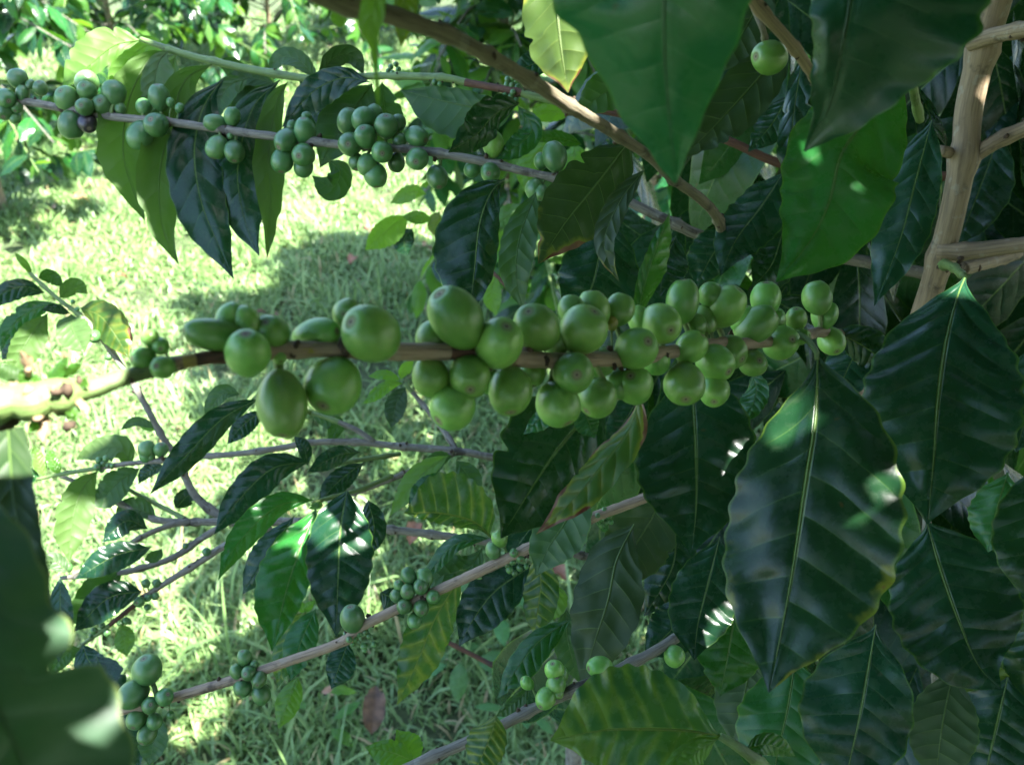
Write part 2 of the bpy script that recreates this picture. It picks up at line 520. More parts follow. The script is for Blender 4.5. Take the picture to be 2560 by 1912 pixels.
def tube_geo(pts, rad, ns=10, jitter=0.0, seed=0, cap=True):
    pts = np.asarray(pts); rad = np.asarray(rad)
    n = len(pts)
    r = np.random.default_rng(seed)
    tan = np.gradient(pts, axis=0)
    tan /= np.linalg.norm(tan, axis=1)[:, None] + 1e-12
    ref = np.array([0, 0, 1.0]) if abs(tan[0][2]) < 0.9 else np.array([1.0, 0, 0])
    nv = unit(np.cross(tan[0], ref))
    V = []; UV = []
    ang = np.linspace(0, 2 * math.pi, ns, endpoint=False)
    L = np.concatenate([[0], np.cumsum(np.linalg.norm(np.diff(pts, axis=0), axis=1))])
    jit = 1 + jitter * r.standard_normal((n, ns))
    for i in range(n):
        nv = unit(nv - tan[i] * (nv @ tan[i]))
        bv = np.cross(tan[i], nv)
        rr = rad[i] * jit[i]
        V.append(pts[i] + np.outer(np.cos(ang) * rr, nv) + np.outer(np.sin(ang) * rr, bv))
        UV.append(np.stack([np.abs(ang / math.pi - 1), np.full(ns, L[i])], 1))
    V = np.vstack(V); UV = np.vstack(UV)
    Fc = []
    for i in range(n - 1):
        for j in range(ns):
            k = (j + 1) % ns
            Fc.append((i * ns + j, i * ns + k, (i + 1) * ns + k, (i + 1) * ns + j))
    if cap:
        Fc.append(tuple(range(ns))[::-1])
        Fc.append(tuple((n - 1) * ns + j for j in range(ns)))
    return V, Fc, UV


class Geo:
    def __init__(self):
        self.v = []; self.f = []; self.uv = []; self.m = []; self.n = 0

    def add(self, V, Fc, UV=None, m=0):
        self.v.append(np.asarray(V, float))
        for f in Fc:
            self.f.append([int(i) + self.n for i in f]); self.m.append(m)
        self.uv.append(np.zeros((len(V), 2)) if UV is None else UV)
        self.n += len(V)

    def build(self, name, mats, parent=None, origin=None):
        return link_mesh(name, np.vstack(self.v), self.f, mats, parent, np.vstack(self.uv), True, origin, self.m)


def blob(c, r, seed=0, stretch=(1, 1, 1), ns=8, nr=5):
    rr = np.random.default_rng(seed)
    V = []; Fc = []
    for i in range(nr + 1):
        th = math.pi * i / nr
        for j in range(ns):
            ph = 2 * math.pi * j / ns
            k = r * (1 + 0.25 * rr.standard_normal())
            V.append([c[0] + k * math.sin(th) * math.cos(ph) * stretch[0], c[1] + k * math.sin(th) * math.sin(ph) * stretch[1], c[2] + k * math.cos(th) * stretch[2]])
    for i in range(nr):
        for j in range(ns):
            q = (j + 1) % ns
            Fc.append((i * ns + j, (i + 1) * ns + j, (i + 1) * ns + q, i * ns + q))
    return np.array(V), Fc


# ---- branches given by pixel, distance and width (px)
class Branch:
    pass


def branch(root, pts, mat='bark', node_px=None, name='branch', segs=None, step=0.0035, ns=12, jit=0.03, bump=0.35, spacing=0.036, label=None, seed=None):
    """pts: (px, py, d, width_px) list. segs: list of (px limit, material) from the first point on"""
    seed = seed if seed is not None else len(bpy.data.objects)
    rr = np.random.default_rng(seed)
    a = np.array([[*P(x, y, d), w * d / F / 2] for x, y, d, w in pts])
    L = np.linalg.norm(np.diff(a[:, :3], axis=0), axis=1).sum()
    n = max(14, int(L / step))
    c = catmull(a, n)
    pos, rad = c[:, :3].copy(), c[:, 3].copy()
    s = np.linspace(0, L, n)
    # swollen nodes
    if node_px:
        px = np.array([proj(p)[:2] for p in pos])
        nodes = [s[np.argmin(((px - np.array(q)) ** 2).sum(1))] for q in node_px]
    else:
        nodes = list(np.arange(spacing * rr.uniform(.3, .8), L, spacing))
    for q in nodes:
        rad *= 1 + bump * np.exp(-((s - q) / 0.0028) ** 2)
    wob = np.cumsum(rr.standard_normal((n, 3)), axis=0)
    wob -= np.outer(np.linspace(0, 1, n), wob[-1])
    ker = np.ones(9) / 9
    wob = np.stack([np.convolve(wob[:, i], ker, 'same') for i in range(3)], 1)
    pos += wob * 0.00012
    b = Branch()
    b.pos, b.rad, b.d = pos, rad, np.array([proj(p)[2] for p in pos])
    b.px = np.array([proj(p)[:2] for p in pos])
    b.root = root
    g = Geo()
    mats = [mat]
    V, Fc, UV = tube_geo(pos, rad, ns, jit, seed)
    fm = []
    if segs:
        mats = [m for _, m in segs]
        for f in Fc:
            i = min(n - 1, f[0] // ns)
            x = b.px[i, 0]
            k = 0
            while k < len(segs) - 1 and x > segs[k][0]:
                k += 1
            fm.append(k)
    else:
        fm = [0] * len(Fc)
    g.v.append(V); g.f += [list(f) for f in Fc]; g.m += fm; g.uv.append(UV); g.n = len(V)
    mats = mats + ['debris', 'green']
    kd = len(mats) - 2
    for q in nodes:
        i = int(np.argmin(abs(s - q)))
        for _ in range(3):
            dv = unit(rr.standard_normal(3))
            V, Fc = blob(pos[i] + dv * rad[i] * 1.0, rad[i] * rr.uniform(.18, .36), int(rr.integers(1e6)), ns=6, nr=4)
            g.add(V, Fc, None, kd)
    b.g, b.mats, b.kg = g, mats, len(mats) - 1
    b.kd = kd
    b.name, b.label = name, label
    return b


def finish(b):
    o = b.g.build(b.name, [M[m] for m in b.mats], b.root)
    if b.label: o['label'] = b.label
    b.obj = o
    return o


# ---- cherries
def cherry_data(seed=0):
    cr_ = np.random.default_rng(seed + 50)
    kx = cr_.uniform(-1, 1, (5, 3)) * 1.6; kp = cr_.uniform(0, 6.28, 5)
    me = bpy.data.meshes.new('cherry')
    ns, nr = 28, 20
    V = []; UV = []; Fc = []
    for i in range(nr + 1):
        th = math.pi * i / nr
        v = 1 - i / nr
        rr = math.sin(th)
        z = math.cos(th)
        # shoulder, flattened and slightly dished at the navel; taper to the stalk
        zz = z * 1.06
        if z > 0.90:
            zz -= (z - 0.90) * 0.9
        if z < 0:
            rr *= 1 - 0.10 * z * z
            zz *= 1.05
        for j in range(ns):
            ph = 2 * math.pi * j / ns
            sq = 1 + 0.025 * math.cos(2 * ph)
            q = np.array([rr * math.cos(ph) * sq, rr * math.sin(ph) / sq, zz])
            q = q * (1 + 0.016 * np.sin(kx @ q * 1.6 + kp).sum())
            V.append(tuple(q)); UV.append((j / ns, v))
    for i in range(nr):
        for j in range(ns):
            q = (j + 1) % ns
            Fc.append((i * ns + j, (i + 1) * ns + j, (i + 1) * ns + q, i * ns + q))
    me.from_pydata(V, [], Fc)
    ul = me.uv_layers.new(name='UVMap')
    li = np.empty(len(me.loops), np.int32)
    me.loops.foreach_get('vertex_index', li)
    ul.data.foreach_set('uv', np.array(UV, np.float32)[li].ravel())
    me.polygons.foreach_set('use_smooth', np.full(len(me.polygons), True))
    return me


CH = {}
for key in ('cherry', 'cherrydull', 'cherryblack', 'cherryyellow'):
    CH[key] = [cherry_data(i) for i in range(5 if key in ('cherry', 'cherrydull') else 1)]
    for me_ in CH[key]: me_.materials.append(M[key])


def cherries(b, lst, mat='cherry', x0=0, y0=0, k=1.0):
    """lst: (x, y, r [, dict]); z = offset towards the lens in radii, nv = navel offset in the picture, e = elongation, m = mesh kind"""
    rr = np.random.default_rng(len(bpy.data.objects) + 5)
    jobs = []
    for it in lst:
        x, y, r = x0 + it[0] / k, y0 + it[1] / k, it[2] / k * 1.08
        op = it[3] if len(it) > 3 else {}
        i = int(np.argmin(((b.px - np.array([x, y])) ** 2).sum(1)))
        dist = math.hypot(b.px[i, 0] - x, b.px[i, 1] - y)
        d = b.d[i]
        rm = r * d / F
        z = op.get('z')
        if z is None:
            z = 1.0 + b.rad[i] / rm * 0.6 if dist < 0.75 * r else rr.uniform(-0.1, 0.35)
        d2 = d - z * rm
        rm = r * d2 / F
        c = P(x, y, d2)
        if 'nv' in op:
            nx, ny = op['nv']
            nz = math.sqrt(max(0.02, 1 - nx * nx - ny * ny))
            ax = RIGHT * nx - UP * ny - FWD * nz
        else:
            ax = unit(c - b.pos[i]) + 0.25 * rr.standard_normal(3)
            if rr.random() < 0.3:
                ax = ax - FWD * 0.5
        ax = unit(ax)
        # stalk to the node
        g0, g1 = b.pos[i], c - ax * rm * 0.9
        mid = (g0 + g1) / 2 + 0.1 * rm * rr.standard_normal(3)
        V, Fc, UV = tube_geo(catmull(np.array([g0, mid, g1]), 6), np.full(6, rm * 0.16), 6)
        b.g.add(V, Fc, UV, b.kg)
        if rr.random() < .55:
            dv = unit(unit(c - b.pos[i]) + .8 * rr.standard_normal(3)); i = min(len(b.pos) - 1, max(0, i + int(rr.integers(-4, 5))))
            V, Fc = blob(b.pos[i] + dv * (b.rad[i] + rm * .12), rm * rr.uniform(.14, .30), int(rr.integers(1e6)), (1, 1, 1.4), 6, 4)
            b.g.add(V, Fc, None, b.kd)  # dark lump also stands in for the black crevice shade beside the cherry
        jobs.append((c, ax, rm, op, rr.uniform(0, 6.28), rr.uniform(0.98, 1.16)))
    b.jobs = getattr(b, 'jobs', []) + [(j, mat) for j in jobs]


def place_cherries(b):
    base = wpos(b.obj)
    for (c, ax, rm, op, sp, el), mat in getattr(b, 'jobs', []):
        key = op.get('m', mat)
        o = bpy.data.objects.new('cherry', CH[key][int(sp * 100) % len(CH[key])])
        COL.objects.link(o)
        o.parent = b.obj
        o.location = c - base
        q = Vector(ax).to_track_quat('Z', 'Y') @ Matrix.Rotation(sp, 3, 'Z').to_quaternion()
        o.rotation_euler = q.to_euler()
        e = op.get('e', el)
        s = rm * 0.985
        o.scale = (s / math.sqrt(e), s / math.sqrt(e), s * e)
        if key == 'cherryblack': o['label'] = 'shrivelled black cherry'
        if key == 'cherryyellow': o['label'] = 'small yellow cherry'


# ---- a leaf outlined from the picture but standing at its own distance with its own tilt
LSEED = [0]


def leaf(parent, pts, w, d, mat='mid', roll=0.0, fold=0.12, wave=0.07, corr=0.02, arch=0.05, under=False, prof=None, pet=None, nt=56, nu=10, label=None, NV=8.0, name='leaf', pw=None, taper=None, wfreq=None):
    """pts px path base to tip; w = (wa, wb) half widths px (travelling down: wa = right); d scalar or list"""
    LSEED[0] += 1
    sd = LSEED[0]
    wa, wb = (w, w) if not isinstance(w, (tuple, list)) else w
    dd = np.interp(np.linspace(0, 1, len(pts)), np.linspace(0, 1, len(d)), d) if isinstance(d, (tuple, list)) else np.full(len(pts), d)
    c2 = catmull(np.array([[x, y, z] for (x, y), z in zip(pts, dd)]) * np.array([1, 1, 3000.]), nt + 1) / np.array([1, 1, 3000.])
    t = np.linspace(0, 1, nt + 1)
    c = np.array([P(x, y, z) for x, y, z in c2])
    L = np.linalg.norm(np.diff(c, axis=0), axis=1).sum()
    view = c - CAM
    view /= np.linalg.norm(view, axis=1)[:, None]
    c = c - view * (np.sin(math.pi * t) * arch * L)[:, None]
    tan = np.gradient(c, axis=0)
    tan /= np.linalg.norm(tan, axis=1)[:, None]
    side0 = np.cross(tan, view)
    side0 /= np.linalg.norm(side0, axis=1)[:, None]
    n0 = np.cross(tan, side0)          # towards the lens
    ro = roll
    side = side0 * math.cos(ro) + n0 * math.sin(ro)
    nrm = n0 * math.cos(ro) - side0 * math.sin(ro)
    sc = c2[:, 2] / F / max(0.25, math.cos(ro))
    if prof:
        pt, pa, pb = zip(*prof)
        A = profile(t, pt, pa) * wa * sc
        B = profile(t, pt, pb) * wb * sc
    else:
        rl = np.random.default_rng(sd * 13 + 1)
        A = profile(t ** rl.uniform(.86, 1.16)) * wa * sc
        B = profile(t ** rl.uniform(.86, 1.16)) * wb * sc
        for arr in (() if max(wa, wb) > 160 else (A, B)):                       # a nibbled edge here and there
            if rl.random() < .22:
                for _ in range(int(rl.integers(1, 4))):
                    arr *= 1 - rl.uniform(.10, .32) * np.exp(-((t - rl.uniform(.2, .9)) / rl.uniform(.012, .028)) ** 2)
    fl = fold if not under else -fold
    V, Fc, UV = leaf_core(c, side, nrm, A, B, t, nu, fl, wave, corr if not under else -corr, sd, NV, flip=not under, wfreq=wfreq)
    g = Geo()
    g.add(V, Fc, UV, 0)
    # midrib cord on the underside, thickening to the stalk
    k = int(nt * 0.9)
    rr = np.linspace(0.011, 0.003, k) * max(A.max(), B.max()) * 1.6
    sgn = 1.0 if under else -1.0
    rib = c[:k] + nrm[:k] * (sgn * rr[:, None] * 0.7)
    V, Fc, UV = tube_geo(rib, rr, 6)
    UV[:, 0] = 0.5; UV[:, 1] = 0.2
    g.add(V, Fc, UV, 0)
    if pet is not None:
        p0 = P(*pet)
        mid = (p0 + c[0]) / 2 + UP * 0.04 * np.linalg.norm(p0 - c[0])
        V, Fc, UV = tube_geo(catmull(np.array([p0, mid, c[0], c[2]]), 10), np.linspace(0.0016, 0.0010, 10), 7)
        g.add(V, Fc, UV, 1)
    o = g.build(name, [M[mat], M['green']], parent, origin=c[0])
    if label: o['label'] = label
    return o


# ---- stock leaves for foliage that is not drawn one by one
def stock_leaf(nt, nu, seed, droop, fold=0.14, wave=0.10, wid=0.21):
    t = np.linspace(0, 1, nt + 1)
    th = droop * t
    ds = 1.0 / nt
    y = np.concatenate([[0], np.cumsum(np.cos((th[1:] + th[:-1]) / 2)) * ds])
    z = -np.concatenate([[0], np.cumsum(np.sin((th[1:] + th[:-1]) / 2)) * ds])
    c = np.stack([0 * t, y, z], 1)
    tan = np.stack([0 * t, np.cos(th), -np.sin(th)], 1)
    side = np.tile(np.array([1.0, 0, 0]), (nt + 1, 1))
    nrm = np.cross(side, tan)
    pr = profile(t) * wid
    return leaf_core(c, side, nrm, pr, pr, t, nu, fold, wave, 0.03, seed)


STOCK = {}


def stock_mesh(mat, i):
    key = (mat, i)
    if key not in STOCK:
        V, Fc, UV = stock_leaf(16, 4, 31 + i, 0.35 + 0.35 * i, wid=0.18 + 0.02 * (i % 3))
        me = bpy.data.meshes.new('leaf')
        me.from_pydata(V.tolist(), [], Fc.tolist())
        me.materials.append(M[mat])
        ul = me.uv_layers.new(name='UVMap')
        li = np.empty(len(me.loops), np.int32)
        me.loops.foreach_get('vertex_index', li)
        ul.data.foreach_set('uv', UV.astype(np.float32)[li].ravel())
        me.polygons.foreach_set('use_smooth', np.full(len(me.polygons), True))
        STOCK[key] = me
    return STOCK[key]


LOW = [stock_leaf(8, 2, 77 + i, 0.35 + 0.35 * i, wid=0.18 + 0.02 * (i % 3)) for i in range(4)]


def frame(direction, up):
    y = unit(direction)
    x = np.cross(y, up)
    if np.linalg.norm(x) < 1e-3:
        x = np.array([1.0, 0, 0])
    x = unit(x)
    z = np.cross(x, y)
    return np.stack([x, y, z], 1)


def leaf_object(parent, mat, base, R3, size, variant, name='leaf'):
    o = bpy.data.objects.new(name, stock_mesh(mat, variant))
    COL.objects.link(o)
    o.parent = parent
    o.location = base - wpos(parent)
    o.rotation_euler = Matrix(R3.tolist()).to_euler()
    o.scale = (size, size, size)
    return o


def leaf_mass(name, items, mats, parent):
    """items: (base, R3, size, variant, matindex) merged in one mesh"""
    Vs, Fs, Us, Ms = [], [], [], []
    n = 0
    for base, R3, size, v, mi in items:
        V, Fc, UV = LOW[v]
        Vs.append(V @ R3.T * size + base); Fs.append(Fc + n); Us.append(UV); Ms.append(np.full(len(Fc), mi))
        n += len(V)
    V = np.vstack(Vs) - wpos(parent); Fc = np.vstack(Fs); UV = np.vstack(Us); Ms = np.concatenate(Ms)
    return big_mesh(name, V, Fc, UV, [M[m] for m in mats], parent, Ms)


def big_mesh(name, V, Fc, UV, mats, parent=None, fm=None):
    me = bpy.data.meshes.new(name)
    nv, nf, ks = len(V), len(Fc), Fc.shape[1]
    me.vertices.add(nv)
    me.vertices.foreach_set('co', V.astype(np.float32).ravel())
    me.loops.add(nf * ks)
    me.loops.foreach_set('vertex_index', Fc.astype(np.int32).ravel())
    me.polygons.add(nf)
    me.polygons.foreach_set('loop_start', np.arange(0, nf * ks, ks, dtype=np.int32))
    me.polygons.foreach_set('loop_total', np.full(nf, ks, np.int32))
    for m in mats:
        me.materials.append(m)
    if fm is not None:
        me.polygons.foreach_set('material_index', fm.astype(np.int32))
    me.polygons.foreach_set('use_smooth', np.full(nf, True))
    ul = me.uv_layers.new(name='UVMap')
    ul.data.foreach_set('uv', UV.astype(np.float32)[Fc.ravel()].ravel())
    me.update(calc_edges=True)
    me.validate()
    o = bpy.data.objects.new(name, me)
    COL.objects.link(o)
    o.parent = parent
    return o


# ================================================================== THE SETTING
gs = 60
xs = np.concatenate([np.linspace(-60, -4, 12), np.linspace(-3.5, 3.5, 60), np.linspace(4, 60, 12)])
ys = np.concatenate([np.linspace(-40, -2, 8), np.linspace(-1.5, 9.5, 80), np.linspace(10, 90, 12)])


def gz(x, y):
    return 0.018 * np.sin(x * 2.1 + 0.6) * np.cos(y * 1.7) + 0.012 * np.sin(x * 4.3 + y * 3.1)


X, Y = np.meshgrid(xs, ys)
V = np.stack([X, Y, gz(X, Y) - 0.01], -1).reshape(-1, 3)
idx = np.arange(len(V)).reshape(X.shape)
Fc = np.stack([idx[:-1, :-1], idx[:-1, 1:], idx[1:, 1:], idx[1:, :-1]], -1).reshape(-1, 4)
gnd = big_mesh('ground', V, Fc, V[:, :2], [M_GROUND])
tag(gnd, 'grassy soil of the lane between the coffee rows', 'ground', kind='structure')


def grass_blades(n, x0, x1, y0, y1, h0, h1, w0, w1):
    r = RNG
    x = r.uniform(x0, x1, n); y = r.uniform(y0, y1, n)
    # clumps: keep more where a smooth field is high
    fld = np.sin(x * 7 + 2 * np.sin(y * 3)) * np.cos(y * 6 + 2 * np.sin(x * 4)) + 0.5 * np.sin(x * 17 + y * 13)
    keep = r.random(n) < np.clip(0.60 + 0.42 * fld, 0.10, 1)
    x, y, fld = x[keep], y[keep], fld[keep]
    n = len(x)
    az = r.uniform(0, 2 * math.pi, n)
    h = r.uniform(h0, h1, n) * (1 + 0.25 * fld)
    w = r.uniform(w0, w1, n)
    lean = r.uniform(0.25, 1.25, n)
    base = np.stack([x, y, gz(x, y) - 0.008], 1)
    dirv = np.stack([np.cos(az), np.sin(az), 0 * az], 1)
    sidev = np.stack([-np.sin(az), np.cos(az), 0 * az], 1)
    tw = r.uniform(-0.7, 0.7, n)
    sidev = sidev * np.cos(tw)[:, None] + np.array([0, 0, 1.0]) * np.sin(tw)[:, None]
    ks = [0, 0.4, 0.75, 1.0]; ws = [0.7, 1.0, 0.7, 0.06]
    rows = []
    for k_, wk in zip(ks, ws):
        ang = lean * (0.35 + 0.9 * k_)
        pos = base + dirv * (h * k_ * np.sin(ang))[:, None] + np.array([0, 0, 1.0]) * (h * k_ * np.maximum(np.cos(ang), -0.15))[:, None]
        rows.append(pos - sidev * (w * wk / 2)[:, None]); rows.append(pos + sidev * (w * wk / 2)[:, None])
    V = np.stack(rows, 1)
    b = (np.arange(n) * 8)[:, None]
    Fc = np.concatenate([np.stack([b[:, 0] + i, b[:, 0] + i + 1, b[:, 0] + i + 3, b[:, 0] + i + 2], 1) for i in (0, 2, 4)])
    u = r.random(n)
    UV = np.stack([np.repeat(u, 8), np.tile(np.repeat(ks, 2), n)], 1)
    return V.reshape(-1, 3), Fc, UV


parts = [grass_blades(120000, -1.7, 0.9, 0.75, 2.3, 0.022, 0.070, 0.0026, 0.0070),
         grass_blades(150000, -2.6, 1.1, 2.3, 4.6, 0.022, 0.070, 0.0034, 0.0085),
         grass_blades(80000, -4.2, 1.5, 4.6, 9.0, 0.03, 0.085, 0.006, 0.012),
         grass_blades(1600, -1.6, 0.7, 0.9, 2.6, 0.10, 0.19, 0.0035, 0.007),
         grass_blades(2600, -2.6, 0.2, 2.6, 8.0, 0.10, 0.22, 0.004, 0.008)]
Vs, Fs, Us, n = [], [], [], 0
for V, Fc, UV in parts:
    Vs.append(V); Fs.append(Fc + n); Us.append(UV); n += len(V)
gr = big_mesh('grass', np.vstack(Vs), np.vstack(Fs), np.vstack(Us), [M_GRASS])
tag(gr, 'short green grass of the sunlit lane with patches of shade', 'grass', kind='stuff')


# ================================================================== OTHER COFFEE BUSHES
def in_frame(p, m=60):
    x, y, d = proj(p)
    return d > 0 and -m < x < W + m and -m < y < H + m


def bush(label, x, y, height, radius, nb, seed, mats, nind=100, lo=0.12, leaf_len=(0.10, 0.155), reject=None, group=None, mass_mats=('mid', 'young', 'dark')):
    rr = np.random.default_rng(seed)
    root = empty('coffee_bush', (x, y, 0))
    tag(root, label, 'coffee bush', group)
    tp = np.array([[x, y, -0.02], [x + rr.normal() * .02, y + rr.normal() * .02, height * .5], [x + rr.normal() * .04, y + rr.normal() * .04, height]])
    V, Fc, UV = tube_geo(catmull(tp, 24), np.linspace(0.018, 0.005, 24), 9, 0.04, seed)
    link_mesh('trunk', V, Fc, M['trunk'], root, UV)
    items = []
    for i in range(nb):
        f = (i + rr.random()) / nb
        h = lo * height + (1 - lo) * height * f
        az = i * 2.4 + rr.normal() * .3
        Lb = radius * (1.0 - 0.55 * f ** 1.5) * rr.uniform(.75, 1.15)
        dirh = np.array([math.cos(az), math.sin(az), 0])
        p0 = np.array([x, y, h])
        p1 = p0 + dirh * Lb * .5 + np.array([0, 0, Lb * rr.uniform(.05, .3)])
        p2 = p0 + dirh * Lb + np.array([0, 0, Lb * rr.uniform(-.35, .2)])
        p2[2] = max(p2[2], 0.06)
        c = catmull(np.array([p0, p1, p2]), 20)
        if reject and (reject(p0, p2) or reject(p1, p2)):
            continue
        V, Fc, UV = tube_geo(c, np.linspace(0.005, 0.002, 20), 6, 0.04, i)
        bo = link_mesh('branch', V, Fc, M['barkgrey'] if rr.random() < .6 else M['green'], root, UV)
        nn = max(3, int(Lb / 0.045))
        for j in range(nn):
            k = 0.22 + 0.78 * (j + .5) / nn
            pb = c[int(k * 19)]
            tg = unit(c[min(19, int(k * 19) + 1)] - c[max(0, int(k * 19) - 1)])
            sd = unit(np.cross(tg, [0, 0, 1.0]))
            for s in (-1, 1):
                dv = sd * s * rr.uniform(.5, 1) + tg * rr.uniform(.1, .9) + np.array([0, 0, rr.uniform(-.75, .25)]) + 0.2 * rr.standard_normal(3)
                up = np.array([0, 0, 1.0]) + 0.35 * rr.standard_normal(3)
                sz = rr.uniform(*leaf_len) * (0.55 if k > .95 else 1)
                if reject and reject(pb, pb + unit(dv) * sz):
                    continue
                items.append((pb, frame(dv, up), sz, int(rr.integers(4)), rr.random(), bo))
    # the leaves that show largest stay single
    def show(it):
        q = it[0] + it[1][:, 1] * it[2] * .5
        return (1e3 if in_frame(q) else 0) + it[2] / np.linalg.norm(q - CAM) - 0.02 * np.linalg.norm(q - CAM) * .2
    items.sort(key=show, reverse=True)
    for base, R3, sz, v, m, bo in items[:nind]:
        leaf_object(bo, mats[int(m * len(mats))], base, R3, sz, v)
    rest = items[nind:]
    if rest:
        fo = leaf_mass('foliage', [(b_, R3, sz, v, int(m * len(mass_mats))) for b_, R3, sz, v, m, _ in rest], mass_mats, root)
        fo['kind'] = 'stuff'
    return root


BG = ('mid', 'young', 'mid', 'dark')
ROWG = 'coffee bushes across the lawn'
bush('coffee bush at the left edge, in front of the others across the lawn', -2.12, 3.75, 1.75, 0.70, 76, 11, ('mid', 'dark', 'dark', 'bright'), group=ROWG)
bush('second coffee bush of the far left row, behind the one at the left edge', -2.15, 5.3, 1.8, 0.85, 70, 12, BG, group=ROWG)
bush('coffee bush behind the bright yellow-green leaf, top left', -1.65, 6.7, 1.7, 0.95, 76, 13, BG, group=ROWG)
bush('far coffee bush left of the blurred hanging leaf tip at the top', -0.75, 7.9, 1.7, 1.0, 80, 14, BG, group=ROWG)
bush('far coffee bush at the left end of the row, highest in the picture', -3.1, 7.6, 1.9, 1.0, 76, 15, BG, group=ROWG)
bush('farthest coffee bush, behind the knotty olive branch at the top', 0.15, 8.6, 1.6, 0.8, 44, 16, BG, group=ROWG)
NEARG = 'coffee bushes standing behind the front bush'
bush('sunlit coffee bush behind the diagonal branch, top centre', -0.02, 2.75, 1.6, 0.50, 96, 21, ('young', 'mid', 'mid', 'dark'), group=NEARG,
     reject=lambda a, b: min(proj(a)[0], proj(b)[0]) < (940 if max(proj(a)[1], proj(b)[1]) < 330 else 1010))
bush('coffee bush glimpsed through the gaps between the dark leaves, right of centre', 0.34, 2.15, 2.5, 0.95, 110, 22, ('mid', 'dark', 'young'), group=NEARG,
     reject=lambda a, b: min(proj(a)[0], proj(b)[0]) < 1390 and max(proj(a)[1], proj(b)[1]) > -15)  # unseen upper part is spread wide to cast shade on the lawn
bush('tall coffee bush farther down the right row, behind the sunlit one', 0.85, 4.6, 1.7, 0.7, 40, 23, BG, group=NEARG)

# ================================================================== THE FRONT BUSH
FB = empty('coffee_bush', (0.268, 0.552, 0.0))
tag(FB, 'nearest coffee bush with tan trunk at right and branches full of green cherries', 'coffee bush')

# trunk: from the ground through the picture's right edge and on above it
tr_pts = [np.array([0.285, 0.545, -0.02]), np.array([0.275, 0.56, 0.5]), np.array([0.262, 0.560, 0.9])]
for px, py, d in ((2342, 678, .60), (2408, 402, .57), (2480, 42, .54)):
    tr_pts.append(P(px, py, d))
tr_pts += [np.array([0.30, 0.57, 1.6]), np.array([0.32, 0.55, 2.15])]
c = catmull(np.array(tr_pts), 420)
s = np.concatenate([[0], np.cumsum(np.linalg.norm(np.diff(c, axis=0), axis=1))])
rad = np.interp(c[:, 2], [0, 0.9, 1.15, 1.3, 2.2], [0.016, 0.0095, 0.0088, 0.0098, 0.004])
tnodes = [proj(p)[:2] for p in c]
for q in ((2424, 108), (2415, 405), (2345, 640), (2300, 860)):
    i = int(np.argmin([(a - q[0]) ** 2 + (b_ - q[1]) ** 2 for a, b_ in tnodes]))
    rad *= 1 + 0.26 * np.exp(-((s - s[i]) / 0.006) ** 2)
V, Fc, UV = tube_geo(c, rad * .86, 20, 0.010, 3)
trunk = link_mesh('trunk', V, Fc, M['trunk'], FB, UV)

# --- bare side branches off the trunk
for pts in ([(2428, 108, .545, 44), (2480, 92, .53, 40), (2580, 72, .50, 40), (2800, 40, .45, 36)],
            [(2425, 398, .57, 40), (2480, 360, .56, 38), (2570, 318, .55, 38), (2800, 230, .5, 34)],
            [(2346, 628, .59, 44), (2420, 628, .58, 42), (2560, 612, .565, 40), (2800, 590, .53, 36)],
            [(2420, 400, .575, 34), (2385, 385, .57, 30), (2352, 376, .56, 26)],
            [(2405, 672, .63, 34), (2470, 655, .66, 34), (2600, 615, .70, 30)],
            [(2380, 520, .70, 26), (2460, 480, .72, 26), (2600, 430, .72, 24)]):
    b = branch(FB, pts, 'trunk', ns=12, spacing=0.05, bump=0.18); finish(b)

# --- the main fruiting branch
MB = branch(FB, [(-20, 1012, .230, 104), (35, 1000, .232, 84), (75, 1004, .233, 104), (115, 988, .235, 80), (150, 988, .236, 86), (190, 974, .238, 56), (225, 968, .240, 50), (297, 943, .243, 42), (381, 922, .247, 38), (445, 907, .25, 36), (508, 898, .253, 34), (593, 892, .257, 36),
                 (720, 876, .264, 40), (869, 873, .272, 42), (998, 875, .280, 46), (1147, 881, .290, 42), (1295, 897, .302, 42), (1400, 897, .312, 40), (1570, 889, .332, 38),
                 (1697, 872, .352, 34), (1779, 858, .366, 32), (1872, 856, .385, 30), (2012, 838, .42, 28), (2060, 830, .44, 25), (2160, 845, .50, 24), (2260, 870, .56, 24), (2340, 900, .61, 26)],
            segs=[(432, 'green'), (455, 'bark'), (478, 'scar'), (562, 'redbrown'), (1000, 'bark'), (1110, 'bark'), (1170, 'redbrown'), (3000, 'bark')],
            node_px=[(150, 985), (400, 915), (600, 892), (720, 876), (890, 874), (1160, 880), (1430, 895), (1640, 880), (1800, 858), (1960, 845), (2060, 826)], bump=0.22, step=0.0018, ns=16)
